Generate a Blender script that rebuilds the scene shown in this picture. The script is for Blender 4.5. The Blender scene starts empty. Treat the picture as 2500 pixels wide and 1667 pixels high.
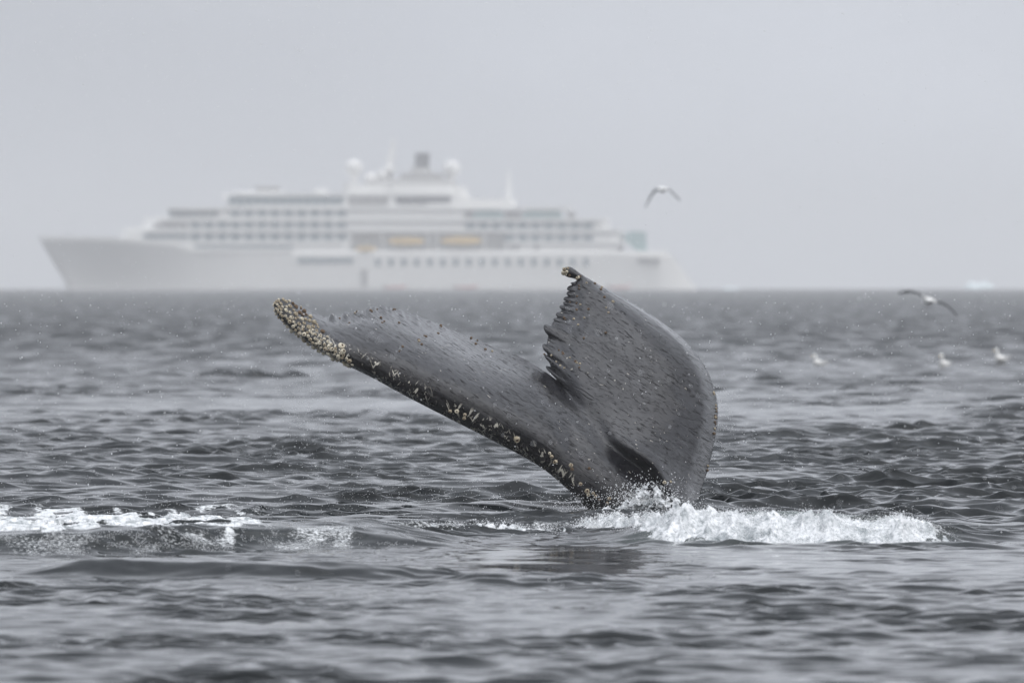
import bpy, bmesh, math, random
import numpy as np
from mathutils import Vector, Matrix, Quaternion

random.seed(7); RNG = np.random.default_rng(7)
SLOPE_GAIN = 1.45; HAZE = 2.9e-4; SNOW_N = 11000
SC = bpy.context.scene
COL = SC.collection

# ------------------------------------------------------------------ camera
W, H = 2500.0, 1667.0            # size of the photograph the measurements come from
LENS = 400.0
F = LENS / 36.0 * W              # focal length in those pixels
CAMZ = 1.9                       # eye height over the water (small boat)
EARTH = 6.371e6
PITCH = (H / 2 - 684.0) / F      # level line sits at row 684
cam_d = bpy.data.cameras.new('camera'); cam = bpy.data.objects.new('camera', cam_d); COL.objects.link(cam)
cam.location = (0, 0, CAMZ); cam.rotation_euler = (math.pi / 2 - PITCH, 0, 0)
cam_d.lens = LENS; cam_d.sensor_width = 36.0; cam_d.sensor_fit = 'HORIZONTAL'
cam_d.clip_start = 0.5; cam_d.clip_end = 30000
cam_d.dof.use_dof = True; cam_d.dof.focus_distance = 93.2; cam_d.dof.aperture_fstop = 5.8
SC.camera = cam

# ------------------------------------------------------------------ world: overcast sky
SUN_EL, SUN_AZ = 60.0, 130.0      # degrees; azimuth from +Y (view direction) to the right
wd = bpy.data.worlds.new('World'); SC.world = wd; wd.use_nodes = True
nt = wd.node_tree; nt.nodes.clear()
def N(tree, typ, **kw):
    n = tree.nodes.new(typ)
    for k, v in kw.items():
        setattr(n, k, v)
    return n
out = N(nt, 'ShaderNodeOutputWorld'); bg = N(nt, 'ShaderNodeBackground')
sky = N(nt, 'ShaderNodeTexSky', sky_type='NISHITA', sun_disc=False, sun_elevation=math.radians(SUN_EL),
        sun_rotation=math.radians(SUN_AZ), air_density=1.0, dust_density=6.0, ozone_density=1.0)
hsv = N(nt, 'ShaderNodeHueSaturation'); hsv.inputs['Saturation'].default_value = 0.12
tc = N(nt, 'ShaderNodeTexCoord'); mp = N(nt, 'ShaderNodeMapping'); mp.inputs['Scale'].default_value = (9, 9, 22)
nz = N(nt, 'ShaderNodeTexNoise'); nz.inputs['Scale'].default_value = 1.6; nz.inputs['Detail'].default_value = 3
rmp = N(nt, 'ShaderNodeMapRange'); rmp.inputs['From Min'].default_value = 0.3; rmp.inputs['From Max'].default_value = 0.7
rmp.inputs['To Min'].default_value = 0.90; rmp.inputs['To Max'].default_value = 1.06
mix = N(nt, 'ShaderNodeMix', data_type='RGBA'); mix.inputs[0].default_value = 0.88
mix.inputs[7].default_value = (7.45, 7.82, 8.62, 1)      # even cloud deck
mul = N(nt, 'ShaderNodeVectorMath', operation='SCALE')
L = nt.links.new
L(sky.outputs[0], hsv.inputs['Color']); L(hsv.outputs[0], mix.inputs[6])
L(tc.outputs['Generated'], mp.inputs[0]); L(mp.outputs[0], nz.inputs['Vector']); L(nz.outputs['Fac'], rmp.inputs['Value'])
# an overcast deck is brighter overhead than at the skyline
sep = N(nt, 'ShaderNodeSeparateXYZ'); L(tc.outputs['Generated'], sep.inputs[0])
zen = N(nt, 'ShaderNodeMapRange'); zen.interpolation_type = 'SMOOTHSTEP'; zen.inputs['From Min'].default_value = 0.58; zen.inputs['To Min'].default_value = 0.95; zen.inputs['To Max'].default_value = 2.1; L(sep.outputs['Z'], zen.inputs['Value'])
zm = N(nt, 'ShaderNodeMath', operation='MULTIPLY'); L(zen.outputs[0], zm.inputs[0]); L(rmp.outputs[0], zm.inputs[1])
# soft cloud banks along the skyline
bk = N(nt, 'ShaderNodeMath', operation='MULTIPLY_ADD'); bk.inputs[1].default_value = 38.0; bk.inputs[2].default_value = 0.6; L(sep.outputs['X'], bk.inputs[0])
bs = N(nt, 'ShaderNodeMath', operation='SINE'); L(bk.outputs[0], bs.inputs[0])
bf = N(nt, 'ShaderNodeMath', operation='MULTIPLY_ADD'); bf.inputs[1].default_value = 0.08; bf.inputs[2].default_value = 1.0; L(bs.outputs[0], bf.inputs[0])
zb = N(nt, 'ShaderNodeMath', operation='MULTIPLY'); L(zm.outputs[0], zb.inputs[0]); L(bf.outputs[0], zb.inputs[1])
L(mix.outputs[2], mul.inputs[0]); L(zb.outputs[0], mul.inputs['Scale'])
L(mul.outputs[0], bg.inputs['Color']); bg.inputs['Strength'].default_value = 0.10
L(bg.outputs[0], out.inputs['Surface'])

# ------------------------------------------------------------------ sun behind the cloud deck
sd = bpy.data.lights.new('sun', 'SUN'); so = bpy.data.objects.new('sun', sd); COL.objects.link(so)
sd.energy = 1.45; sd.angle = math.radians(105); sd.color = (1.0, 0.985, 0.965)
el, az = math.radians(SUN_EL), math.radians(SUN_AZ)
sdir = Vector((math.sin(az) * math.cos(el), math.cos(az) * math.cos(el), math.sin(el)))
so.rotation_euler = sdir.to_track_quat('Z', 'Y').to_euler(); so.location = (0, 40, 60)

SC.render.engine = 'CYCLES'
SC.view_settings.view_transform = 'Standard'; SC.view_settings.look = 'None'
SC.view_settings.exposure = 0.0; SC.view_settings.gamma = 1.0; SC.view_settings.use_curve_mapping = False
SC.cycles.use_denoising = True; SC.cycles.max_bounces = 14; SC.cycles.volume_bounces = 12
SC.cycles.diffuse_bounces = 2; SC.cycles.glossy_bounces = 3; SC.cycles.transmission_bounces = 3

# ------------------------------------------------------------------ helpers
def at(px, py, Y):
    """world point seen at photo pixel (px, py) when it stands Y metres away"""
    dx = (px - W / 2) / F; dz = -(py - H / 2) / F
    c, s = math.cos(PITCH), math.sin(PITCH)
    k = Y / (c + dz * s)
    return dx * k, Y + 0 * k, CAMZ + (-s + dz * c) * k
def water_y(py):
    return CAMZ * F / (py - 684.0)
def smooth(a, b, x):
    t = np.clip((x - a) / (b - a), 0, 1); return t * t * (3 - 2 * t)
def _hash(ix, iy, seed):
    h = (ix.astype(np.int64) * 374761393 + iy.astype(np.int64) * 668265263 + seed * 1274126177) & 0xffffffff
    h = ((h ^ (h >> 13)) * 1274126177) & 0xffffffff
    return ((h ^ (h >> 16)) & 0xffffff) / float(0xffffff)
def vnoise(x, y, seed=0):
    x = np.asarray(x, float); y = np.asarray(y, float)
    ix = np.floor(x); iy = np.floor(y); fx = x - ix; fy = y - iy
    fx = fx * fx * fx * (fx * (fx * 6 - 15) + 10); fy = fy * fy * fy * (fy * (fy * 6 - 15) + 10)
    a = _hash(ix, iy, seed); b = _hash(ix + 1, iy, seed); c = _hash(ix, iy + 1, seed); d = _hash(ix + 1, iy + 1, seed)
    return (a + (b - a) * fx) * (1 - fy) + (c + (d - c) * fx) * fy
def fbm(x, y, octs=4, seed=0, gain=0.5):
    s = 0; a = 1; t = 0
    for i in range(octs):
        ca, sa = math.cos(i * 1.1), math.sin(i * 1.1); f = 2.03 ** i
        s = s + a * vnoise((x * ca - y * sa) * f + 17.3 * i, (x * sa + y * ca) * f - 9.1 * i, seed + i); t += a; a *= gain
    return s / t
def ridged(x, y, octs=4, seed=0):
    s = 0; a = 1; t = 0
    for i in range(octs):
        ca, sa = math.cos(i * 0.9 + .3), math.sin(i * 0.9 + .3); f = 2.1 ** i
        s = s + a * (1 - np.abs(2 * vnoise((x * ca - y * sa) * f + 5 * i, (x * sa + y * ca) * f, seed + i) - 1)); t += a; a *= 0.55
    return s / t

def mesh_np(name, v, quads=None, tris=None, smooth_shade=True):
    me = bpy.data.meshes.new(name)
    v = np.ascontiguousarray(v, dtype=np.float32).reshape(-1, 3)
    me.vertices.add(len(v)); me.vertices.foreach_set('co', v.ravel())
    loops = []; starts = []; n = 0
    for f, k in ((quads, 4), (tris, 3)):
        if f is not None and len(f):
            f = np.asarray(f, dtype=np.int32).reshape(-1, k)
            loops.append(f.ravel()); starts.append(n + np.arange(len(f), dtype=np.int32) * k); n += f.size
    lp = np.concatenate(loops); st = np.concatenate(starts)
    me.loops.add(len(lp)); me.loops.foreach_set('vertex_index', lp)
    me.polygons.add(len(st)); me.polygons.foreach_set('loop_start', st.astype(np.int32))
    me.update(calc_edges=True); me.validate()
    if smooth_shade:
        me.polygons.foreach_set('use_smooth', np.ones(len(me.polygons), dtype=bool))
    return me
def grid_quads(nu, nv):
    i = np.arange((nu - 1) * (nv - 1)); r = i // (nv - 1); c = i % (nv - 1); a = r * nv + c
    return np.stack([a, a + 1, a + nv + 1, a + nv], 1)
def point_attr(me, name, vals):
    a = me.attributes.new(name, 'FLOAT', 'POINT'); a.data.foreach_set('value', np.ascontiguousarray(vals, dtype=np.float32).ravel())
def link(name, me, mats=None, parent=None, loc=None):
    o = bpy.data.objects.new(name, me); COL.objects.link(o)
    if mats is not None:
        for m in (mats if isinstance(mats, (list, tuple)) else [mats]):
            me.materials.append(m)
    if parent is not None:
        o.parent = parent
    if loc is not None:
        o.location = loc
    return o
def tag(o, label=None, cat=None, group=None, kind=None):
    for k, v in (('label', label), ('category', cat), ('group', group), ('kind', kind)):
        if v: o[k] = v
    return o
def empty(name, loc=(0, 0, 0)):
    o = bpy.data.objects.new(name, None); COL.objects.link(o); o.location = loc; o.empty_display_size = 0.2
    return o

class MB:
    """collects boxes and lofts into one mesh"""
    def __init__(s): s.v = []; s.f = []
    def add(s, v, f):
        b = len(s.v); s.v += [tuple(p) for p in v]; s.f += [tuple(i + b for i in q) for q in f]; return s
    def box(s, x0, x1, y0, y1, z0, z1, shear=0.0, bev=0.0):
        v = [(x + (shear if z == z1 else 0), y, z) for z in (z0, z1) for y in (y0, y1) for x in (x0, x1)]
        return s.add(v, [(0, 2, 3, 1), (4, 5, 7, 6), (0, 1, 5, 4), (2, 6, 7, 3), (0, 4, 6, 2), (1, 3, 7, 5)])
    def prism(s, pts, z0, z1, inset=0.0):
        n = len(pts); cx = sum(p[0] for p in pts) / n; cy = sum(p[1] for p in pts) / n
        v = [(x, y, z0) for x, y in pts] + [(cx + (x - cx) * (1 - inset), cy + (y - cy) * (1 - inset), z1) for x, y in pts]
        f = [tuple(range(n))[::-1], tuple(range(n, 2 * n))] + [(i, (i + 1) % n, n + (i + 1) % n, n + i) for i in range(n)]
        return s.add(v, f)
    def loft(s, rings, cap=True):
        n = len(rings[0]); v = [p for r in rings for p in r]; f = []
        for k in range(len(rings) - 1):
            for i in range(n):
                j = (i + 1) % n; f.append((k * n + i, k * n + j, (k + 1) * n + j, (k + 1) * n + i))
        if cap:
            f.append(tuple(range(n))[::-1]); f.append(tuple(range((len(rings) - 1) * n, len(rings) * n)))
        return s.add(v, f)
    def tube(s, pts, rad, n=8):
        rings = []
        for k, p in enumerate(pts):
            p = Vector(p); a = Vector(pts[max(k - 1, 0)]); b = Vector(pts[min(k + 1, len(pts) - 1)])
            q = (b - a).to_track_quat('Z', 'Y'); r = rad[k] if isinstance(rad, (list, tuple)) else rad
            rings.append([tuple(p + q @ Vector((r * math.cos(2 * math.pi * i / n), r * math.sin(2 * math.pi * i / n), 0))) for i in range(n)])
        return s.loft(rings)
    def sphere(s, c, rx, ry, rz, nu=14, nv=9):
        rings = []
        for k in range(nv):
            t = math.pi * (0.04 + 0.92 * k / (nv - 1))
            rings.append([(c[0] + rx * math.sin(t) * math.cos(2 * math.pi * i / nu), c[1] + ry * math.sin(t) * math.sin(2 * math.pi * i / nu), c[2] - rz * math.cos(t)) for i in range(nu)])
        return s.loft(rings)
    def mesh(s, name, smooth_shade=False):
        me = bpy.data.meshes.new(name); me.from_pydata(s.v, [], s.f)
        bm = bmesh.new(); bm.from_mesh(me); bmesh.ops.recalc_face_normals(bm, faces=bm.faces); bm.to_mesh(me); bm.free()
        if smooth_shade:
            for p in me.polygons: p.use_smooth = True
        return me
    def build(s, name, mat, parent=None, loc=None, smooth_shade=False):
        return link(name, s.mesh(name, smooth_shade), mat, parent, loc)

# ------------------------------------------------------------------ materials
def pmat(name, color, rough=0.5, spec=0.5, var=0.0, vscale=4.0, bump=0.0, metallic=0.0):
    m = bpy.data.materials.new(name); m.use_nodes = True; t = m.node_tree; b = t.nodes['Principled BSDF']
    b.inputs['Roughness'].default_value = rough; b.inputs['Specular IOR Level'].default_value = spec
    b.inputs['Metallic'].default_value = metallic
    tcn = N(t, 'ShaderNodeTexCoord'); n = N(t, 'ShaderNodeTexNoise'); n.inputs['Scale'].default_value = vscale; n.inputs['Detail'].default_value = 5
    mx = N(t, 'ShaderNodeMix', data_type='RGBA')
    mx.inputs[6].default_value = (*[c * (1 - var) for c in color], 1); mx.inputs[7].default_value = (*[min(1, c * (1 + var)) for c in color], 1)
    t.links.new(tcn.outputs['Object'], n.inputs['Vector']); t.links.new(n.outputs['Fac'], mx.inputs[0]); t.links.new(mx.outputs[2], b.inputs['Base Color'])
    if bump:
        bn = N(t, 'ShaderNodeBump'); bn.inputs['Strength'].default_value = bump; bn.inputs['Distance'].default_value = 0.02
        t.links.new(n.outputs['Fac'], bn.inputs['Height']); t.links.new(bn.outputs[0], b.inputs['Normal'])
    return m

# ================================================================== SEA
NW = 130
_lam = np.exp(np.linspace(math.log(0.17), math.log(9.0), NW)) * RNG.uniform(0.95, 1.05, NW)
_k = 2 * math.pi / _lam
_th = math.radians(-68) + RNG.normal(0, 1.0, NW) * np.where(_lam < 0.8, 0.95, 0.6)           # travel mostly towards the camera, slightly right
_kx = _k * np.cos(_th); _ky = _k * np.sin(_th)
_ph = RNG.uniform(0, 2 * math.pi, NW)
_slope = np.interp(np.log(_lam), np.log([0.17, 0.28, 0.5, 0.9, 2.0, 4.0, 9.0]), [0.026, 0.042, 0.042, 0.026, 0.010, 0.0060, 0.0035]) * SLOPE_GAIN
_amp = _slope / _k

def pxof(X, Y):
    return W / 2 + X / np.maximum(Y, 1.0) * F
def wake_height(X, Y):
    """standing wake humps left by the tail; calm = 0..1 damping of the wind waves"""
    p = pxof(X, Y)
    wob = 0.35 * (fbm(X * 1.1, Y * 0 + 3.0, 3, 5) - 0.5)
    h = 0 * X
    def ridge(yc, hgt, wf, wb, env):
        d = Y - (yc + wob)
        return hgt * env * np.where(d < 0, np.exp(-(d / wf) ** 2), np.exp(-(d / wb) ** 2))
    e = smooth(1380, 1640, p) * (1 - smooth(2230, 2430, p))
    h = h + ridge(82.9 + 0.5 * smooth(2000, 2400, p), 0.115 * (0.8 + 0.4 * fbm(X * 1.7, X * 0, 2, 9)), 0.65, 1.5, e)
    e = smooth(1690, 1850, p) * (1 - smooth(2080, 2200, p))
    h = h + ridge(86.0, 0.08 * (0.7 + 0.6 * vnoise(X * 1.9, X * 0 + 2, 31)), 0.5, 0.5, e)
    e = 1 - smooth(850, 1220, p)
    h = h + ridge(81.3 - 1.6 * (1 - smooth(100, 700, p)), 0.15, 0.40, 2.6, e)
    e = smooth(20, 260, p) * (1 - smooth(820, 1280, p))
    h = h + ridge(72.6 + 0.6 * (fbm(X * 0.8, X * 0, 2, 12) - .5), 0.10, 0.38, 0.9, e)
    e = smooth(1000, 1180, p) * (1 - smooth(1420, 1650, p))
    h = h + ridge(71.2, 0.05, 0.45, 1.0, e)
    calm = 0.24 * (1 - smooth(74, 92, Y)) + 0.26 * np.exp(-((Y - 77.0) / 5.0) ** 2) + 0.42 * smooth(72, 76, Y) * (1 - smooth(84, 88, Y)) * smooth(1060, 1240, p) * (1 - smooth(1450, 1640, p)) + 0.55 * np.exp(-((Y - 168) / 17.0) ** 2) + 0.6 * np.exp(-((Y - 246) / 16.0) ** 2)
    calm = calm * (0.75 + 0.5 * fbm(X * 0.2, Y * 0.12, 2, 77))
    return h, np.clip(calm, 0, 0.955)
def sea_height(X, Y, sp=None, full=False):
    """height (and horizontal chop) of the sea at X, Y; sp = local grid spacing, drops waves it cannot carry"""
    X = np.asarray(X, float); Y = np.asarray(Y, float)
    shp = X.shape; X = X.ravel(); Y = Y.ravel()
    if sp is not None: sp = np.asarray(sp).ravel()
    Z = np.zeros_like(X); DX = np.zeros_like(X); DY = np.zeros_like(X)
    wh, calm = wake_height(X, Y)
    g0 = 0.45 + 1.1 * fbm(X * 0.16 + 3, Y * 0.07, 3, 41)
    ga = g0 * (0.50 + 1.25 * smooth(0.40, 0.78, fbm(X * 0.75 + 3, Y * 0.40, 2, 43))) * (1 - calm)
    gb = g0 * (0.50 + 1.1 * smooth(0.40, 0.78, fbm(X * 0.40 + 8, Y * 0.22, 2, 44))) * (1 - calm)
    lee = 1 - 0.55 * (1 - smooth(74, 96, Y))
    gb = gb * lee; gc = (0.25 + 0.75 * g0 * (1 - calm)) * lee
    for i in range(NW):
        s = _kx[i] * X + _ky[i] * Y + _ph[i]
        a = _amp[i] * (ga if _lam[i] < 0.4 else gb if _lam[i] < 1.3 else gc)
        if sp is not None:
            a = a * smooth(1.8, 3.5, _lam[i] / sp)
        c = np.cos(s); sn = np.sin(s)
        Z += a * c
        if full:
            DX -= 0.9 * a * (_kx[i] / _k[i]) * sn; DY -= 0.9 * a * (_ky[i] / _k[i]) * sn
    Z += wh - (X * X + Y * Y) / (2 * EARTH)
    if full:
        return Z.reshape(shp), DX.reshape(shp), DY.reshape(shp), calm.reshape(shp)
    return Z.reshape(shp)

rows = [-4000, -1500, -500, -150, -40, 0, 20, 32, 40, 44]
y = 46.0
while y < 130: rows.append(y); y += 0.032 + (y - 46) / 84 * 0.036
while y < 6400: rows.append(y); y += 0.078 * (y / 130) ** 2.35
rows.append(6500.0)
rows = np.array(rows); NC = 280
core = np.linspace(-1, 1, NC); sk = np.concatenate([np.cumsum(np.linspace(0.05, 0.40, 26)), [8, 14, 40, 150, 800, 4300.0]])
hw = 0.050 * np.maximum(np.abs(rows), 46) + 1.2
hw = np.minimum(hw, 480)
XX = np.concatenate([-(hw[:, None] + sk[None, ::-1]), core[None] * hw[:, None], hw[:, None] + sk[None]], 1)
YY = np.repeat(rows[:, None], XX.shape[1], 1)
dyr = np.gradient(rows)
SP = np.maximum(dyr[:, None], np.gradient(XX, axis=1))
Zs, DXs, DYs, calm = sea_height(XX, YY, SP * np.where(dyr[:, None] > 0.2, 0.75, 1.0), True)
PX = pxof(XX, YY)

# foam lying on the water (0..1) and churned, aerated water
def foam_mask(X, Y):
    p = pxof(X, Y)
    n1 = fbm(X * 2.2, Y * 0.75, 5, 3); n2 = fbm(X * 5.0, Y * 2.0, 4, 8)
    left = (1 - smooth(560, 760, p + 90 * (n1 - .5))) * smooth(79.6, 81.3, Y) * (1 - smooth(90.0, 96.0, Y))
    f = left * smooth(0.45, 0.55, n1 + 0.30 * (n2 - .5) + 0.05 * smooth(84, 88, Y) * (1 - smooth(88, 92, Y)))
    crest = 81.45 - 1.6 * (1 - smooth(100, 700, p)) + 0.35 * (fbm(X * 1.1, X * 0 + 3.0, 3, 5) - 0.5)
    f = np.maximum(f, (1 - smooth(560, 760, p + 260 * (n1 - .5))) * smooth(-0.1, 0.15, Y - crest) * (1 - smooth(0.8, 2.6, Y - crest)) * smooth(0.42, 0.54, n1 * .5 + n2 * .5))
    f = f * (0.25 + 0.75 * smooth(0.36, 0.50, fbm(X * 8.0, Y * 3.4, 3, 14)))
    face = (1 - smooth(860, 1060, p + 160 * (n1 - .5))) * smooth(-1.15, -0.8, Y - crest) * (1 - smooth(-0.05, 0.15, Y - crest))
    f = np.maximum(f, face * (0.06 + (0.36 + 0.10 * smooth(500, 700, p)) * smooth(0.36, 0.66, fbm(X * 3.2, Y * 1.6, 3, 19))))
    band = smooth(600, 760, p) * (1 - smooth(1300, 1480, p)) * np.exp(-((Y - 86.3 + 1.0 * smooth(700, 1300, p)) / 1.3) ** 2)
    f = np.maximum(f, band * (0.08 + 0.42 * smooth(0.38, 0.64, fbm(X * 2.6, Y * 1.3, 3, 20))))
    mid = smooth(1080, 1300, p) * (1 - smooth(1560, 1700, p)) * np.exp(-((Y - 87.0) / 2.6) ** 2)
    f = np.maximum(f, mid * smooth(0.52, 0.64, n2) * 0.6)
    right = smooth(1480, 1620, p) * (1 - smooth(2260, 2400, p)) * np.exp(-((Y - 83.0) / 1.1) ** 2)
    f = np.maximum(f, 0.75 * right * smooth(0.46, 0.60, 0.5 * n2 + 0.5 * fbm(X * 9, Y * 4, 3, 15)))
    return np.clip(f, 0, 1)
foam = np.zeros_like(XX); aer = np.zeros_like(XX)
near = (YY > 60) & (YY < 110)
foam[near] = foam_mask(XX[near], YY[near])
a_ = smooth(1680, 1840, PX) * (1 - smooth(2120, 2240, PX)) * np.exp(-((YY - 85.6) / 1.1) ** 2)
a_ = np.maximum(a_, 0.55 * smooth(1420, 1640, PX) * (1 - smooth(2200, 2420, PX)) * np.exp(-((YY - 82.6) / 1.0) ** 2))
a_ = np.maximum(a_, 0.07 * (1 - smooth(700, 1050, PX)) * np.exp(-((YY - 83.0) / 5.0) ** 2))
a_ = a_ * (0.45 + 1.0 * fbm(XX * 3.5, YY * 1.6, 4, 27))
aer[near] = np.clip(a_[near], 0, 1)
foam_fine = foam * 0.0
# foam has a little body of its own
Zs = Zs + 0.012 * foam * fbm(XX * 9, YY * 4, 3, 21)
far = smooth(110, 420, YY)
V = np.stack([XX + DXs, YY + DYs, Zs], -1).reshape(-1, 3)
me = mesh_np('sea', V, quads=grid_quads(*XX.shape)[:, ::-1])
point_attr(me, 'foam', foam); point_attr(me, 'aerated', aer); point_attr(me, 'far', far); point_attr(me, 'calm', calm)

def sea_material():
    m = bpy.data.materials.new('sea_water'); m.use_nodes = True; t = m.node_tree; b = t.nodes['Principled BSDF']; lk = t.links.new
    def attr(n):
        a = N(t, 'ShaderNodeAttribute'); a.attribute_name = n; return a.outputs['Fac']
    tcn = N(t, 'ShaderNodeTexCoord'); geo = N(t, 'ShaderNodeNewGeometry')
    b.inputs['IOR'].default_value = 1.333; b.inputs['Specular IOR Level'].default_value = 0.25
    # colour: dark water, pale green where air is stirred in, white where foam lies
    cm = N(t, 'ShaderNodeMix', data_type='RGBA'); cm.inputs[6].default_value = (0.010, 0.013, 0.015, 1); cm.inputs[7].default_value = (0.155, 0.178, 0.175, 1)
    fn = N(t, 'ShaderNodeTexNoise'); fn.inputs['Scale'].default_value = 42.0; fn.inputs['Detail'].default_value = 5; fn.inputs['Roughness'].default_value = 0.7
    lk(tcn.outputs['Object'], fn.inputs['Vector'])
    ma = N(t, 'ShaderNodeMath', operation='MULTIPLY_ADD'); ma.inputs[1].default_value = 1.5; ma.inputs[2].default_value = -0.75
    lk(fn.outputs['Fac'], ma.inputs[0])
    mb = N(t, 'ShaderNodeMath', operation='ADD'); lk(attr('foam'), mb.inputs[0]); lk(ma.outputs[0], mb.inputs[1])
    ms = N(t, 'ShaderNodeMapRange', interpolation_type='SMOOTHSTEP'); ms.inputs['From Min'].default_value = 0.35; ms.inputs['From Max'].default_value = 0.75
    lk(mb.outputs[0], ms.inputs['Value'])
    fc = N(t, 'ShaderNodeMath', operation='MULTIPLY'); lk(ms.outputs[0], fc.inputs[0])
    fg = N(t, 'ShaderNodeMapRange'); fg.inputs['From Min'].default_value = 0.02; fg.inputs['From Max'].default_value = 0.15; lk(attr('foam'), fg.inputs['Value']); lk(fg.outputs[0], fc.inputs[1])
    cf = N(t, 'ShaderNodeMix', data_type='RGBA'); cf.inputs[7].default_value = (0.74, 0.76, 0.77, 1)
    lk(attr('aerated'), cm.inputs[0]); lk(cm.outputs[2], cf.inputs[6]); lk(fc.outputs[0], cf.inputs[0]); lk(cf.outputs[2], b.inputs['Base Color'])
    # gloss: unresolved ripples far away read as roughness, foam is matt
    r1 = N(t, 'ShaderNodeMapRange'); r1.inputs['To Min'].default_value = 0.035; r1.inputs['To Max'].default_value = 0.22; lk(attr('far'), r1.inputs['Value'])
    r2 = N(t, 'ShaderNodeMix', data_type='FLOAT'); r2.inputs[3].default_value = 0.7; lk(fc.outputs[0], r2.inputs[0]); lk(r1.outputs[0], r2.inputs[2]); lk(r2.outputs[0], b.inputs['Roughness'])
    # ripples: slopes straight from noise
    acc = None
    for sc_, amp, det, seed in ((3.6, 0.12, 3, 0.0), (13.0, 0.10, 2, 11.0), (45.0, 0.06, 1, 5.0)):
        mpn = N(t, 'ShaderNodeMapping'); mpn.inputs['Location'].default_value = (seed, seed * 2, 0); mpn.inputs['Scale'].default_value = (0.75, 1.25, 1)
        n = N(t, 'ShaderNodeTexNoise'); n.inputs['Scale'].default_value = sc_; n.inputs['Detail'].default_value = det
        sb = N(t, 'ShaderNodeVectorMath', operation='SUBTRACT'); sb.inputs[1].default_value = (0.5, 0.5, 0.5)
        ml = N(t, 'ShaderNodeVectorMath', operation='MULTIPLY'); ml.inputs[1].default_value = (amp, amp, 0)
        lk(tcn.outputs['Object'], mpn.inputs[0]); lk(mpn.outputs[0], n.inputs['Vector']); lk(n.outputs['Color'], sb.inputs[0]); lk(sb.outputs[0], ml.inputs[0])
        if acc is None: acc = ml.outputs[0]
        else:
            ad = N(t, 'ShaderNodeVectorMath', operation='ADD'); lk(acc, ad.inputs[0]); lk(ml.outputs[0], ad.inputs[1]); acc = ad.outputs[0]
    cl = N(t, 'ShaderNodeMapRange'); cl.inputs['To Min'].default_value = 1.0; cl.inputs['To Max'].default_value = 0.03; lk(attr('calm'), cl.inputs['Value'])
    sc2 = N(t, 'ShaderNodeVectorMath', operation='SCALE'); lk(acc, sc2.inputs[0]); lk(cl.outputs[0], sc2.inputs['Scale'])
    # far off, only the near faces of the waves show: they lean towards the viewer
    wv = N(t, 'ShaderNodeTexNoise'); wv.inputs['Scale'].default_value = 1.0; wv.inputs['Detail'].default_value = 4
    mw = N(t, 'ShaderNodeMapping'); mw.inputs['Scale'].default_value = (1.1, 0.06, 1); lk(tcn.outputs['Object'], mw.inputs[0]); lk(mw.outputs[0], wv.inputs['Vector'])
    wr = N(t, 'ShaderNodeMapRange'); wr.inputs['From Min'].default_value = 0.3; wr.inputs['From Max'].default_value = 0.7; wr.inputs['To Min'].default_value = 0.06; wr.inputs['To Max'].default_value = -0.48
    lk(wv.outputs['Fac'], wr.inputs['Value'])
    wf = N(t, 'ShaderNodeMath', operation='MULTIPLY'); lk(wr.outputs[0], wf.inputs[0]); lk(attr('far'), wf.inputs[1])
    wc = N(t, 'ShaderNodeCombineXYZ'); lk(wf.outputs[0], wc.inputs['Y'])
    ad0 = N(t, 'ShaderNodeVectorMath', operation='ADD'); lk(sc2.outputs[0], ad0.inputs[0]); lk(wc.outputs[0], ad0.inputs[1])
    # small crests are sharper than the mesh carries: steepen the shading slope
    fl = N(t, 'ShaderNodeVectorMath', operation='MULTIPLY'); fl.inputs[1].default_value = (1, 1, 0); lk(geo.outputs['Normal'], fl.inputs[0])
    ln = N(t, 'ShaderNodeVectorMath', operation='LENGTH'); lk(fl.outputs[0], ln.inputs[0])
    lf = N(t, 'ShaderNodeMath', operation='MULTIPLY_ADD'); lf.inputs[1].default_value = 3.6; lf.inputs[2].default_value = 0.62; lk(ln.outputs['Value'], lf.inputs[0])
    lc = N(t, 'ShaderNodeCombineXYZ'); lc.inputs['Z'].default_value = 1.0; lk(lf.outputs[0], lc.inputs['X']); lk(lf.outputs[0], lc.inputs['Y'])
    st_ = N(t, 'ShaderNodeVectorMath', operation='MULTIPLY'); lk(lc.outputs[0], st_.inputs[1]); lk(geo.outputs['Normal'], st_.inputs[0])
    ad = N(t, 'ShaderNodeVectorMath', operation='ADD'); lk(st_.outputs[0], ad.inputs[0]); lk(ad0.outputs[0], ad.inputs[1])
    nr = N(t, 'ShaderNodeVectorMath', operation='NORMALIZE'); lk(ad.outputs[0], nr.inputs[0]); lk(nr.outputs[0], b.inputs['Normal'])
    return m
sea = link('sea', me, sea_material()); tag(sea, 'dark grey choppy sea with wind ripples, wake and lying foam', kind='structure')

# ------------------------------------------------------------------ haze: falling snow greys out the distance
hz = MB().box(-4600, 4600, -4300, 6600, -9.0, 46.0).mesh('haze')
hm = bpy.data.materials.new('haze_air'); hm.use_nodes = True; t = hm.node_tree; t.nodes.clear()
o_ = N(t, 'ShaderNodeOutputMaterial'); pv = N(t, 'ShaderNodeVolumePrincipled')
pv.inputs['Color'].default_value = (0.995, 0.997, 1.0, 1); pv.inputs['Density'].default_value = HAZE; pv.inputs['Anisotropy'].default_value = 0.0
t.links.new(pv.outputs[0], o_.inputs['Volume'])
tag(link('haze', hz, hm), 'pale grey snow haze over the sea', kind='stuff')

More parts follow.
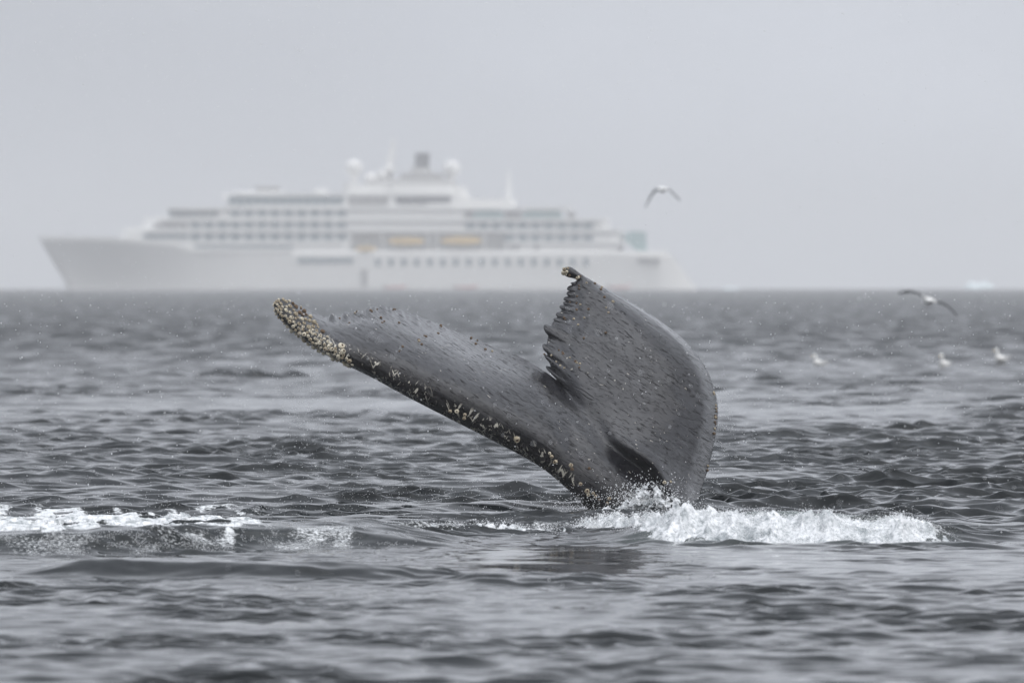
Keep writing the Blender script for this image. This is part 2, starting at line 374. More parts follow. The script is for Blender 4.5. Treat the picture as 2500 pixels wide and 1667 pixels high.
# ================================================================== WHALE TAIL
WD = 93.4
VK = np.array([0.0, 0.10, 0.40, 0.75, 1.0])
def lcol(lead, trail, d0, c, nose=1.0):
    """a chord of the near (left) fluke: leading edge faces down and forward, back half lies almost flat"""
    prof = np.array([d0 + 0.08 * nose, d0 - 0.06 * nose, d0 + 0.05 * c - 0.05 * nose, d0 + 0.70 * c, d0 + 1.74 * c])
    pts = np.array([[lead[0] + (trail[0] - lead[0]) * v, lead[1] + (trail[1] - lead[1]) * v] for v in VK])
    return np.concatenate([pts, prof[:, None]], 1)
def rcol(lead, trail, dc, limb=0.42, up=0.28):
    dc = 0.26 + (dc - 0.26) * 1.12; limb *= 1.5; up *= 1.1
    prof = np.array([dc + limb, dc + 0.50 * limb, dc + 0.04 * limb, dc + 0.36 * up, dc + up])
    pts = np.array([[lead[0] + (trail[0] - lead[0]) * v, lead[1] + (trail[1] - lead[1]) * v] for v in VK])
    return np.concatenate([pts, prof[:, None]], 1)
cols = [
    lcol((667, 744), (680, 730), -0.40, 0.03, 0.25),
    lcol((675, 768), (703, 733), -0.39, 0.12, 0.5),
    lcol((706, 802), (738, 750), -0.36, 0.22, 0.8),
    lcol((755, 842), (782, 769), -0.32, 0.32),
    lcol((820, 879), (818, 774), -0.28, 0.44),
    lcol((905, 920), (880, 760), -0.23, 0.62),
    lcol((997, 970), (938, 750), -0.18, 0.82),
    lcol((1110, 1028), (1035, 777), -0.12, 0.95),
    lcol((1226, 1087), (1140, 821), -0.07, 1.00),
    lcol((1320, 1140), (1222, 852), -0.03, 0.90),
    lcol((1395, 1202), (1290, 880), 0.0, 0.74),
    lcol((1462, 1264), (1338, 912), 0.03, 0.69),
    lcol((1570, 1312), (1358, 927), 0.02, 0.69),
    rcol((1672, 1300), (1356, 922), 0.26, 0.25, 0.95),
    rcol((1712, 1198), (1340, 882), 0.56, 0.40, 0.70),
    rcol((1741, 1092), (1334, 850), 0.82, 0.44, 0.52),
    rcol((1753, 1000), (1338, 822), 1.06, 0.44, 0.40),
    rcol((1731, 912), (1347, 792), 1.28, 0.42, 0.32),
    rcol((1682, 842), (1367, 764), 1.50, 0.38, 0.26),
    rcol((1610, 782), (1381, 734), 1.70, 0.32, 0.20),
    rcol((1530, 732), (1391, 710), 1.86, 0.24, 0.14),
    rcol((1465, 696), (1397, 692), 1.98, 0.14, 0.07),
    rcol((1422, 671), (1408, 683), 2.05, 0.05, 0.03),
    rcol((1396, 653), (1385, 676), 2.06, 0.04, 0.03),
    rcol((1380, 652), (1373, 668), 2.04, 0.03, 0.02),
]
CN = np.array(cols)                                     # columns, 5, 3
def crom(knots, P, q):
    """Catmull-Rom through P (axis 0) at knots, evaluated at q"""
    n = len(knots); i = np.clip(np.searchsorted(knots, q, 'right') - 1, 0, n - 2)
    m = np.zeros_like(P)
    for k in range(n):
        a, b = max(k - 1, 0), min(k + 1, n - 1); m[k] = (P[b] - P[a]) / (knots[b] - knots[a])
    h = (knots[i + 1] - knots[i]); t = (q - knots[i]) / h
    sh = (len(q),) + (1,) * (P.ndim - 1); t = t.reshape(sh); h = h.reshape(sh)
    return (2 * t**3 - 3 * t**2 + 1) * P[i] + (t**3 - 2 * t**2 + t) * h * m[i] + (-2 * t**3 + 3 * t**2) * P[i + 1] + (t**3 - t**2) * h * m[i + 1]
NU, NV = 560, 120
uk = np.arange(len(CN), dtype=float)
U = np.linspace(0, uk[-1], NU)
VV = np.linspace(0, 1, NV); VV = 0.6 * VV + 0.4 * (VV**2 * (3 - 2 * VV))
S1 = crom(uk, CN, U)                                     # NU,5,3
S = crom(VK, np.swapaxes(S1, 0, 1), VV); S = np.swapaxes(S, 0, 1)    # NU,NV,3 (px, py, dY)
# --- ragged trailing edge: knobs and nicks, each running on as a low ridge
def teeth_path(tips, depth):
    pts = []
    for k, (x, y, r) in enumerate(tips): pts.append((x, y, r))
    return pts
tr = S[:, -1, :2].copy()
def edge_offset(tips):
    off = np.zeros((NU, 2)); ridge = np.zeros(NU)
    for (x, y, wpx, lpx, dx, dy) in tips:
        i = np.argmin((tr[:, 0] - x)**2 + (tr[:, 1] - y)**2)
        d = np.cumsum(np.concatenate([[0], np.hypot(*np.diff(tr, axis=0).T)])); d = d - d[i]
        b = np.where(np.abs(d) < wpx, (1 - (d / wpx)**2)**0.55, 0) if True else 0
        b = np.where(np.abs(d) < wpx, np.sqrt(np.maximum(0, 1 - (d / wpx)**2)), 0)
        off = off + b[:, None] * lpx * (0.62 if dy < -0.9 else 0.8) * np.array([[dx, dy]]); ridge = np.maximum(ridge, b)
    return off, ridge
rt = [(1352, 905, 12, 24, -.85, -.45), (1340, 875, 9, 15, -.8, -.7), (1336, 850, 11, 14, -.9, -.5), (1344, 808, 12, 22, -.8, -.65),
      (1361, 783, 5, 5, -1, -.3), (1370, 770, 7, 9, -1, -.3), (1377, 752, 6, 10, -1, -.3), (1381, 741, 4, 5, -1, -.2), (1386, 730, 6, 9, -1, -.1),
      (1391, 716, 6, 7, -1, -.1), (1394, 703, 7, 11, -1, 0.1), (1400, 692, 4, 6, -1, 0)]
ltt = [(812, 772, 9, 15, .0, -1), (842, 767, 9, 13, .3, -1), (862, 762, 6, 8, .2, -1), (874, 758, 5, 6, .2, -1), (898, 754, 9, 11, .3, -1), (914, 752, 5, 6, .2, -1),
       (936, 748, 9, 9, .3, -1), (950, 750, 6, 6, .2, -1), (1012, 769, 7, 8, .3, -1), (980, 757, 5, 4, .2, -1)]
offr, ridr = edge_offset(rt); offl, ridl = edge_offset(ltt)
half = np.arange(NU) > NU * 12.5 / uk[-1]
offr[~half] = 0; ridr[~half] = 0; offl[half] = 0; ridl[half] = 0
wv_ = smooth(0.86, 1.0, VV)[None, :, None]
S[:, :, :2] += (offr + offl)[:, None, :] * wv_
S[:, :, 2] -= (0.014 * ridr + 0.016 * ridl)[:, None] * smooth(0.84, 0.98, VV)[None, :]
# --- keel: a ridge running from the middle down to the water, its lower side turned under
A0, A1 = np.array([1475., 1010.]), np.array([1702., 1262.])
dvec = (A1 - A0) / np.linalg.norm(A1 - A0); nrm = np.array([dvec[1], -dvec[0]])       # towards upper right
rel = S[:, :, :2] - A0
tt = (rel @ dvec) / np.linalg.norm(A1 - A0); ss = rel @ nrm
ss = ss + 10 * np.sin(tt * 9)
Ak = smooth(-0.08, 0.50, tt)
S[:, :, 2] += Ak * np.where(ss < 0, -0.24 * smooth(-36, 0, ss), -0.24 * np.exp(-np.maximum(ss, 0) / 110)) * smooth(1.3, 1.0, tt)
# soft furrow above it and broad unevenness of the flesh
S[:, :, 2] += 0.035 * np.exp(-((ss + 45) / 26.0)**2) * smooth(-0.6, 0.1, tt) * (1 - smooth(0.6, 0.9, tt))
S[:, :, 2] += 0.020 * np.exp(-((ss + 110) / 30.0)**2) * smooth(-0.5, 0.2, tt)
a_dir = S[:, :, 0] * math.cos(0.6) + S[:, :, 1] * math.sin(0.6); b_dir = -S[:, :, 0] * math.sin(0.6) + S[:, :, 1] * math.cos(0.6)
S[:, :, 2] += 0.030 * (fbm(a_dir / 190, b_dir / 60, 3, 61) - 0.5) + 0.010 * (fbm(a_dir / 60, b_dir / 14, 3, 62) - 0.5)
fx, fy, fz = at(S[:, :, 0], S[:, :, 1], WD + S[:, :, 2])
front = np.stack([fx, fy, fz], -1)
du = np.gradient(front, axis=0); dv = np.gradient(front, axis=1)
nn = np.cross(dv, du); nn /= np.maximum(np.linalg.norm(nn, axis=-1, keepdims=True), 1e-9)
if nn[NU // 3, NV // 2, 1] > 0: nn = -nn
chord = np.hypot(S[:, -1, 0] - S[:, 0, 0], S[:, -1, 1] - S[:, 0, 1])[:, None] * WD / F
ui = U[:, None]
tmax = np.minimum(0.17, 0.05 + 0.22 * chord) * (1 + 0.9 * np.exp(-((ui - 12.5) / 1.6)**2))
th = tmax * (np.sqrt(np.clip(VV, 0, 1))[None] * (1 - VV[None])**0.8 * 1.9 + 0.10 * smooth(0, .2, VV)[None] * (VV[None] < 0.999))
th[:, 0] = 0; th[:, -1] = 0.006
back = front - nn * th[..., None] * np.array([0.35, 1.0, 0.35]) ; back[..., 1] = np.maximum(back[..., 1], front[..., 1] + th * 0.4)
nF = NU * NV
quads = np.concatenate([grid_quads(NU, NV), grid_quads(NU, NV)[:, ::-1] + nF])
ia = np.arange(NU - 1) * NV
def stitch(p, q): return np.stack([p[:-1], p[1:], q[1:], q[:-1]], 1)
e0 = np.arange(NU) * NV; e1 = e0 + NV - 1; c0 = np.arange(NV); c1 = c0 + (NU - 1) * NV
quads = np.concatenate([quads, stitch(e0, e0 + nF)[:, ::-1], stitch(e1, e1 + nF), stitch(c0, c0 + nF), stitch(c1, c1 + nF)[:, ::-1]])
Vw = np.concatenate([front.reshape(-1, 3), back.reshape(-1, 3)])
base_w = np.array(at(1590, 1249, WD)); base_w[2] = 0
wme = mesh_np('humpback_whale', Vw - base_w, quads=quads)
bm = bmesh.new(); bm.from_mesh(wme); bmesh.ops.remove_doubles(bm, verts=bm.verts, dist=0.0004)
bmesh.ops.recalc_face_normals(bm, faces=bm.faces); bm.to_mesh(wme); bm.free()
for p in wme.polygons: p.use_smooth = True
# leading-edge weight for the scar band (left fluke), stored per vertex by nearest lookup of order
co = np.zeros(len(wme.vertices) * 3, dtype=np.float32); wme.vertices.foreach_get('co', co); co = co.reshape(-1, 3) + base_w
lead_l = S[:, 0, :2]; ledge = np.array(at(lead_l[:, 0], lead_l[:, 1], WD + S[:, 0, 2])).T
sel = (U < 12.2); Lp = ledge[sel]
lx = co[:, 0]; lead_z = np.interp(lx, Lp[np.argsort(Lp[:, 0]), 0], Lp[np.argsort(Lp[:, 0]), 2])
hgt = (co[:, 2] - lead_z)
scar = (1 - smooth(0.08, 0.22, hgt)) * smooth(-2.0, -1.25, lx) * (1 - smooth(0.42, 0.62, lx))
point_attr(wme, 'scar', scar)
tipd = np.maximum((1 - smooth(0.09, 0.24, hgt)), (1 - smooth(0.14, 0.24, hgt)) * smooth(-1.35, -1.6, lx)) * (lx < 0.9)
point_attr(wme, 'edge', tipd)

def skin_material():
    m = bpy.data.materials.new('wet_whale_skin'); m.use_nodes = True; t = m.node_tree; b = t.nodes['Principled BSDF']; lk = t.links.new
    def attr(n):
        a = N(t, 'ShaderNodeAttribute'); a.attribute_name = n; return a.outputs['Fac']
    tcn = N(t, 'ShaderNodeTexCoord')
    def noise(scale, det, rot, vec_scale, loc=(0, 0, 0), rough=0.5):
        mp_ = N(t, 'ShaderNodeMapping'); mp_.vector_type = 'POINT'
        r_ = N(t, 'ShaderNodeVectorRotate', rotation_type='Y_AXIS'); r_.inputs['Angle'].default_value = rot
        lk(tcn.outputs['Object'], r_.inputs['Vector']); lk(r_.outputs[0], mp_.inputs[0])
        mp_.inputs['Scale'].default_value = vec_scale; mp_.inputs['Location'].default_value = loc
        n = N(t, 'ShaderNodeTexNoise'); n.inputs['Scale'].default_value = scale; n.inputs['Detail'].default_value = det; n.inputs['Roughness'].default_value = rough
        lk(mp_.outputs[0], n.inputs['Vector']); return n.outputs['Fac']
    def rng(v, a, b_, c, d, smooth_=True):
        r = N(t, 'ShaderNodeMapRange', interpolation_type='SMOOTHSTEP' if smooth_ else 'LINEAR')
        for k, x in zip(('From Min', 'From Max', 'To Min', 'To Max'), (a, b_, c, d)): r.inputs[k].default_value = x
        lk(v, r.inputs['Value']); return r.outputs[0]
    def mth(op, a, b_):
        n = N(t, 'ShaderNodeMath', operation=op)
        for k, x in enumerate((a, b_)):
            if isinstance(x, (int, float)): n.inputs[k].default_value = x
            else: lk(x, n.inputs[k])
        return n.outputs[0]
    ROT = SKIN_ROT
    # short wavy creases that run along the fluke
    creases = noise(1.0, 2, ROT, (12.0, 4.0, 95.0), rough=0.45)
    creases2 = noise(1.0, 2, ROT + 0.12, (22.0, 6.0, 150.0), (7, 3, 2), rough=0.45)
    dash2 = rng(creases2, 0.60, 0.65, 0, 0.75)
    dash1 = mth('MULTIPLY', rng(creases, 0.615, 0.655, 0, 1), rng(noise(1.0, 2, ROT, (3.0, 2.0, 3.0), (5, 2, 1)), 0.36, 0.54, 0.45, 1))
    dash = mth('MAXIMUM', dash1, dash2)
    broad = noise(1.0, 4, ROT, (1.6, 1.5, 7.0), (3, 3, 3))
    mott = noise(7.0, 5, 0.0, (1, 1, 1), (9, 0, 0), 0.65)
    base = N(t, 'ShaderNodeMix', data_type='RGBA'); base.inputs[6].default_value = (0.005, 0.0048, 0.0064, 1); base.inputs[7].default_value = (0.0125, 0.0123, 0.016, 1)
    lk(rng(broad, 0.3, 0.7, 0, 1), base.inputs[0])
    dk = N(t, 'ShaderNodeMix', data_type='RGBA'); dk.inputs[7].default_value = (0.008, 0.007, 0.008, 1)
    lk(base.outputs[2], dk.inputs[6]); lk(mth('MULTIPLY', dash, 0.9), dk.inputs[0])
    ed = N(t, 'ShaderNodeMix', data_type='RGBA'); ed.inputs[7].default_value = (0.010, 0.009, 0.010, 1)
    lk(dk.outputs[2], ed.inputs[6]); lk(attr('edge'), ed.inputs[0])
    # pale scars and barnacle scratches on the leading edge
    s1 = rng(noise(1.0, 2, 0.95, (11.0, 8.0, 46.0), (1, 7, 2)), 0.615, 0.65, 0, 1)
    s2 = rng(noise(1.0, 2, -1.25, (9.0, 8.0, 52.0), (4, 1, 9)), 0.625, 0.66, 0, 1)
    s3 = rng(noise(30.0, 3, 0.2, (1, 1, 1), (2, 2, 5)), 0.635, 0.67, 0, 1)
    gate = rng(noise(4.5, 2, 0.4, (1, 1, 1), (8, 8, 1)), 0.36, 0.47, 0, 1)
    sm = mth('MULTIPLY', mth('MULTIPLY', mth('MAXIMUM', mth('MAXIMUM', s1, s2), s3), gate), rng(attr('scar'), 0.05, 0.6, 0, 1))
    few = mth('MULTIPLY', rng(noise(24.0, 1, 0.1, (1, 1, 1), (1, 4, 7)), 0.735, 0.77, 0, 0.45), 1.0)
    sc_ = N(t, 'ShaderNodeMix', data_type='RGBA'); sc_.inputs[7].default_value = (0.52, 0.49, 0.42, 1)
    lk(ed.outputs[2], sc_.inputs[6]); lk(mth('MAXIMUM', sm, few), sc_.inputs[0]); lk(sc_.outputs[2], b.inputs['Base Color'])
    lk(rng(mott, 0.3, 0.7, SKIN_R0, SKIN_R1), b.inputs['Roughness'])
    b.inputs['IOR'].default_value = 1.42
    dry = rng(dash, 0, 1, 1.0, 0.22, False)
    lk(mth('MULTIPLY', dry, 0.27), b.inputs['Specular IOR Level']); lk(mth('MULTIPLY', dry, 0.62), b.inputs['Coat Weight'])
    b.inputs['Coat Roughness'].default_value = 0.15; b.inputs['Coat IOR'].default_value = 1.33
    bn = N(t, 'ShaderNodeBump'); bn.inputs['Strength'].default_value = 1.0; bn.inputs['Distance'].default_value = 0.018; bn.invert = True
    lk(dash, bn.inputs['Height'])
    b2 = N(t, 'ShaderNodeBump'); b2.inputs['Strength'].default_value = 0.8; b2.inputs['Distance'].default_value = 0.012
    lk(noise(1.0, 4, ROT, (5.0, 4.0, 30.0), (1, 1, 4)), b2.inputs['Height']); lk(bn.outputs[0], b2.inputs['Normal'])
    lk(b2.outputs[0], b.inputs['Normal'])
    return m
SKIN_ROT, SKIN_R0, SKIN_R1 = -0.60, 0.13, 0.23
whale = link('humpback_whale', wme, skin_material(), loc=base_w)
tag(whale, 'dark grey humpback whale tail with barnacled flukes rising from the water', 'whale')

# ------------------------------------------------------------------ barnacles
shell = pmat('barnacle_shell', (0.40, 0.34, 0.245), 0.75, 0.3, 0.55, 55.0)
shell_w = pmat('barnacle_pale_shell', (0.62, 0.56, 0.44), 0.7, 0.3, 0.4, 50.0)
shell_b = pmat('barnacle_brown_shell', (0.13, 0.085, 0.05), 0.7, 0.3, 0.6, 60.0)
crater = pmat('barnacle_mouth', (0.10, 0.045, 0.02), 0.6, 0.4, 0.5, 60.0)
def barnacle_mesh(k, mat):
    rs = random.Random(k); n = 8; rings = []
    for (r, z, wob) in ((1.0, -0.25, .05), (0.95, 0.25, .13), (0.72, 0.75, .12), (0.52, 0.92, .08), (0.36, 0.80, .06), (0.24, 0.45, .03)):
        rings.append([((r + rs.uniform(-wob, wob)) * math.cos(2 * math.pi * i / n), (r + rs.uniform(-wob, wob)) * math.sin(2 * math.pi * i / n), z + rs.uniform(-wob, wob) * .7) for i in range(n)])
    me_ = MB().loft(rings).mesh('barnacle'); me_.materials.append(mat); me_.materials.append(crater)
    for p in me_.polygons:
        c = sum((me_.vertices[v].co.to_2d() for v in p.vertices), Vector((0, 0))) / len(p.vertices)
        zc = sum(me_.vertices[v].co.z for v in p.vertices) / len(p.vertices)
        if max(me_.vertices[v].co.to_2d().length for v in p.vertices) < 0.46 and zc > 0: p.material_index = 1
        p.use_smooth = False
    return me_
BM = {'w': [barnacle_mesh(k, shell_w) for k in range(4)], 't': [barnacle_mesh(10 + k, shell) for k in range(4)], 'b': [barnacle_mesh(20 + k, shell_b) for k in range(3)]}
PXY = S[:, :, :2].reshape(-1, 2); FR = front.reshape(-1, 3); NNv = nn.reshape(-1, 3)
nbar = 0
def barnacle(i, r, kind, sink=0.3):
    global nbar
    n = Vector(NNv[i]); n = (n + Vector((RNG.normal(0, .18), RNG.normal(0, .18), RNG.normal(0, .18)))).normalized()
    o = bpy.data.objects.new('barnacle', random.choice(BM[kind])); COL.objects.link(o); o.parent = whale
    o.location = Vector(FR[i] - base_w) - n * r * sink * 0.5
    o.rotation_mode = 'QUATERNION'; o.rotation_quaternion = n.to_track_quat('Z', 'Y') @ Quaternion((0, 0, 1), random.uniform(0, 6.28))
    o.scale = (r, r, r * random.uniform(0.75, 1.15)); nbar += 1
MM = WD / F
def near_px(x, y): return int(np.argmin((PXY[:, 0] - x)**2 + (PXY[:, 1] - y)**2))
# crust on the near fluke tip
lead_i = S[:, 0, :2]
cand = np.where((PXY[:, 0] < 862) & (PXY[:, 1] > 700))[0]
dist_lead = np.array([np.min(np.hypot(lead_i[sel][:, 0] - PXY[i, 0], lead_i[sel][:, 1] - PXY[i, 1])) for i in cand[::3]]); cand = cand[::3]
RNG.shuffle(order := np.arange(len(cand)))
placed = []
for j in order:
    i = cand[j]; x, y_ = PXY[i]; d = dist_lead[j]
    wlim = np.interp(x, [660, 700, 760, 800, 830, 862], [60, 55, 58, 42, 22, 12])
    if d > wlim or (x > 700 and d > 30 and random.random() < 0.35): continue
    r = random.uniform(3.6, 7.4) if x > 690 else random.uniform(3.2, 5.6)
    if any((x - a)**2 + (y_ - b)**2 < ((r + c) * 0.80)**2 for a, b, c in placed): continue
    placed.append((x, y_, r)); barnacle(i, r * MM, random.choice('wwtt') if d < 45 else random.choice('tb'))
    if len(placed) >= 175: break
for x, y_, r in ((833, 845, 9), (838, 858, 7), (826, 872, 6), (842, 888, 7), (850, 892, 6)): barnacle(near_px(x, y_), r * MM, 'w')
# knob of the far tip
for x, y_, r, k in ((1371, 662, 5, 'w'), (1375, 668, 5, 't'), (1383, 664, 5, 'w'), (1377, 657, 5, 't'), (1386, 655, 4, 't'), (1390, 672, 4, 'b'), (1409, 679, 5, 't'), (1413, 677, 4, 'w'), (1417, 675, 3.5, 'b'),
                    (1381, 670, 4, 'w'), (1370, 656, 4, 'b')): barnacle(near_px(x, y_), r * MM, k)
# little brown clusters over both flukes
for x, y_ in ((736, 747), (830, 776), (853, 789), (864, 762), (873, 760), (906, 759), (908, 760), (920, 757), (931, 774), (937, 786), (934, 788), (959, 757), (966, 754), (976, 788), (1037, 819), (1040, 822),
              (1021, 830), (1026, 832), (1029, 840), (982, 845), (974, 858), (1073, 812), (1077, 796), (1080, 799), (1153, 824), (1168, 830), (1201, 857), (1188, 854), (1163, 838),
              (1431, 691), (1452, 694), (1470, 700), (1468, 707), (1412, 697), (1413, 704), (1410, 723), (1476, 725), (1495, 736), (1390, 739), (1410, 739), (1417, 744), (1407, 757), (1434, 755), (1478, 750), (1484, 762),
              (1375, 776), (1379, 779), (1428, 777), (1402, 777), (1411, 792), (1482, 812), (1425, 826), (1363, 856), (1373, 858), (1374, 863), (1390, 872), (1405, 880), (1408, 886), (1414, 889), (1359, 882), (1367, 891), (1379, 899), (1416, 897), (1326, 862), (1345, 868)):
    i = near_px(x + random.uniform(-2, 2), y_ + random.uniform(-2, 2)); barnacle(i, random.uniform(2.6, 4.0) * MM, random.choice('btb'))
# stragglers along the leading edge towards the water
for x, y_, r, k in ((1099, 1003, 5, 't'), (1116, 1004, 6, 'w'), (1133, 1012, 5, 't'), (1132, 1022, 5, 't'), (1262, 1073, 9, 't'), (1346, 1115, 5, 't'), (1356, 1128, 6, 't'), (1394, 1135, 6, 't'), (1397, 1146, 5, 'b'), (1440, 1143, 4, 'b'),
                    (1417, 1182, 5, 't'), (1434, 1198, 7, 't'), (1447, 1203, 5, 't'), (1455, 1212, 5, 't'), (1437, 1206, 5, 'w'), (1487, 1218, 5, 't'), (1482, 1228, 4, 't'), (1462, 1220, 4, 'b'), (1342, 1107, 4, 'w'),
                    (1622, 1176, 5, 'w'), (1637, 1174, 4, 't')): barnacle(near_px(x, y_), r * MM, k)
for k in range(16):
    y_ = random.choice((955, 1000, 1030, 1060, 1150)) + random.gauss(0, 12); x = np.interp(y_, [930, 988, 1052, 1128, 1180, 1248], [1738, 1750, 1746, 1733, 1718, 1690])
    barnacle(near_px(x - 1, y_), random.uniform(2.5, 4.5) * MM, random.choice('tbb'))

# ================================================================== CRUISE SHIP
YS = 2848.0; KS = YS / F
sx0, sz0 = 890.0, 709.0
ship_loc = at(sx0, sz0, YS)
white = pmat('ship_white_paint', (0.88, 0.87, 0.84), 0.45, 0.5, 0.05, 0.15)
hullm = pmat('ship_hull_paint', (0.86, 0.845, 0.81), 0.45, 0.5, 0.06, 0.08)
glass = pmat('ship_window_glass', (0.06, 0.115, 0.14), 0.12, 0.6, 0.35, 0.3)
glassd = pmat('ship_bridge_glass', (0.03, 0.05, 0.06), 0.12, 0.6, 0.3, 0.3)
teal = pmat('ship_teal_glass', (0.25, 0.39, 0.385), 0.15, 0.6, 0.2, 0.2)
dgrey = pmat('ship_dark_grey', (0.055, 0.055, 0.065), 0.5, 0.4, 0.2, 0.3)
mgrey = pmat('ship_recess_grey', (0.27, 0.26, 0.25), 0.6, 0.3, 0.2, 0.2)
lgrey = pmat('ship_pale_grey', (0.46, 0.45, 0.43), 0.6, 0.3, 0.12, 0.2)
orange = pmat('lifeboat_orange', (0.85, 0.56, 0.14), 0.45, 0.5, 0.08, 0.8)
red = pmat('inflatable_red', (0.42, 0.16, 0.15), 0.5, 0.4, 0.1, 1.0)
ship = empty('cruise_ship', ship_loc); tag(ship, 'white multi-deck cruise ship fading into the haze behind the whale', 'ship')
def X_(px): return (px - sx0) * KS
def Z_(py): return (sz0 - py) * KS
HB = 11.6
# hull, lofted from the raked bow to the sloping stern
st = [ # px top, px waterline, half beam at deck, half beam at water, top row
    (91, 170, 0.5, 0.1, 576), (120, 190, 4.2, 0.25, 577), (160, 215, 7.0, 0.6, 577.5), (215, 255, 9.4, 1.4, 578), (280, 305, 11.0, 3.0, 580), (350, 365, HB, 5.4, 586), (430, 440, HB, 8.2, 589),
    (482, 482, HB, 9.6, 609), (600, 600, HB, HB - .5, 612), (900, 900, HB, HB - .1, 612), (1250, 1250, HB, HB - .1, 612), (1480, 1480, HB, 11.0, 613), (1580, 1600, 10.8, 9.6, 617), (1637, 1702, 10.2, 8.4, 622)]
rings = []
for pt, pw, bt, bw, top in st:
    ring = []; prof = []
    for k in range(9):
        s_ = k / 8.0
        b_ = bw + (bt - bw) * (s_ ** 1.5); prof.append((X_(pw) + (X_(pt) - X_(pw)) * s_, b_, Z_(709) + (Z_(top) - Z_(709)) * s_))
    ring = [(x, -b, z) for x, b, z in prof] + [(x, b, z) for x, b, z in prof[::-1]]
    under = [(prof[0][0], bw * 0.8, -4.0), (prof[0][0], -bw * 0.8, -4.0)]
    rings.append(ring + under)
MB().loft(rings).build('hull', hullm, ship, smooth_shade=True)
def plan(x0, x1, hb, front=0.0, aft=0.0, n=7):
    pts = []
    if front > 0:
        pts += [(x0 + front * (1 - math.cos(a)), -hb * math.sin(a)) for a in [math.pi / 2 * k / n for k in range(n + 1)]]
    else: pts += [(x0, -hb)]
    if aft > 0: pts += [(x1 - aft * (1 - math.cos(a)), -hb * math.sin(a)) for a in [math.pi / 2 * (n - k) / n for k in range(n + 1)]]
    else: pts += [(x1, -hb)]
    lo = [(x, -y) for x, y in pts if abs(y) > 1e-6][::-1]
    return pts + lo
def tier(name, p0, p1, top, bot, hb, mat, front=0.0, aft=0.0, inset=0.0):
    return MB().prism(plan(X_(p0), X_(p1), hb, front * KS, aft * KS), Z_(bot), Z_(top), inset).build(name, mat, ship)
tier('deck_house', 300, 860, 562, 592, 10.6, white, 60); tier('deck_house', 455, 856, 592, 613, 10.9, white)
tier('foredeck_fairing', 292, 470, 556, 592, 11.0, white, 75, 0, 0.22)
tier('foredeck_fairing', 345, 480, 530, 562, 10.45, white, 60, 0, 0.18)
tier('foredeck_fairing', 540, 640, 470, 486, 9.5, white, 50, 0, 0.15)
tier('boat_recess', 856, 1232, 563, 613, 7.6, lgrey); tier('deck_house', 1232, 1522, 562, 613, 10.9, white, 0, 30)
tier('deck_house', 372, 1482, 536, 562, 10.5, white, 60, 30)
tier('deck_house', 412, 1136, 508, 536, 10.4, white, 50)
tier('deck_house', 553, 1120, 474, 508, 9.6, white, 60)
tier('bulwark', 1120, 1260, 486, 510, 9.4, white, 0, 12)
tier('upper_house', 846, 1108, 452, 474, 8.0, white, 10, 10)
tier('roof_fairing', 556, 700, 468, 475, 8.6, white, 55, 20, 0.15)
# overhanging deck edges
for p0, p1, tp, hb in ((330, 1525, 560, 11.5), (372, 1490, 534, 11.5), (405, 1400, 506, 11.3), (548, 1115, 472, 10.2), (455, 856, 590, 11.5), (1232, 1540, 590, 11.5)):
    tier('deck_edge', p0, p1, tp, tp + 7.5, hb, white, 45 if p0 < 600 else 0, 20)
tier('balcony_rail', 476, 716, 611, 616, 11.9, white)
# windows
wm_cache = {}
def window(px, py, w, h, hb, mat, name='window'):
    key = (w, h, mat.name)
    if key not in wm_cache:
        wm_cache[key] = MB().box(-w * KS / 2, w * KS / 2, -0.25, 0.15, -h * KS / 2, h * KS / 2).mesh(name); wm_cache[key].materials.append(mat)
    o = bpy.data.objects.new(name, wm_cache[key]); COL.objects.link(o); o.parent = ship; o.location = (X_(px), -hb, Z_(py)); return o
for k in range(12):
    x = 481 + k * 32.2
    if x < 836: window(x, 578, 25, 17, 10.6, glass)
    if x < 836: window(x, 549.5, 25, 15, 10.5, glass)
    if x > 550 and x < 836: window(x, 521, 25, 15, 10.4, glass)
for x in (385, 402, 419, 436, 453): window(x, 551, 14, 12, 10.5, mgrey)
for x in (362, 380, 398, 416, 434, 452): window(x, 578, 15, 10, 11.03, glass)
for k in range(9): window(421 + k * 13.4, 520.5, 12, 19, 10.41, glassd, 'bridge_window')
for k in range(14): window(570 + k * 20.4, 490.5, 18.5, 19, 9.6, glass, 'lounge_window')
for k in range(15): window(486 + k * 16, 602, 13.5, 8, 11.0, glass)
for k in range(10): window(1149 + k * 31.8, 551, 25, 16, 10.5, glass)
for k in range(7): window(1244 + k * 31.8, 581, 24, 14, 10.9, glass)
for k in range(17): window(924 + k * 31.6, 640, 11.5, 17, HB - 0.03, glass, 'porthole')
for k in range(8): window(737 + k * 17, 636, 15, 13, HB - 0.03, glass)
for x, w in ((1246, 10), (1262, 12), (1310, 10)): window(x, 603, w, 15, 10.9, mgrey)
window(1583, 636, 54, 13, 10.75, mgrey, 'stern_recess_shade')  # flat grey panel painted as the shade inside a stern recess
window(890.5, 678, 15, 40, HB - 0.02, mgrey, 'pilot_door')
for k in range(5): window(861 + k * 19.5, 492, 18, 22, 9.6, mgrey, 'recess_shade')  # flush panels, their grey stands for shade in a recess
for k in range(7): window(977 + k * 19, 486, 19.6, 29 - (0 if k < 4 else 8), 9.6, dgrey, 'recess_shade')  # darker panels, the deeper shade of the next recess put into colour
for x in (846, 955): MB().box(X_(x - 6), X_(x + 6), -9.95, -9.2, Z_(620 if x < 900 else 508), Z_(446)).build('pillar', white, ship)
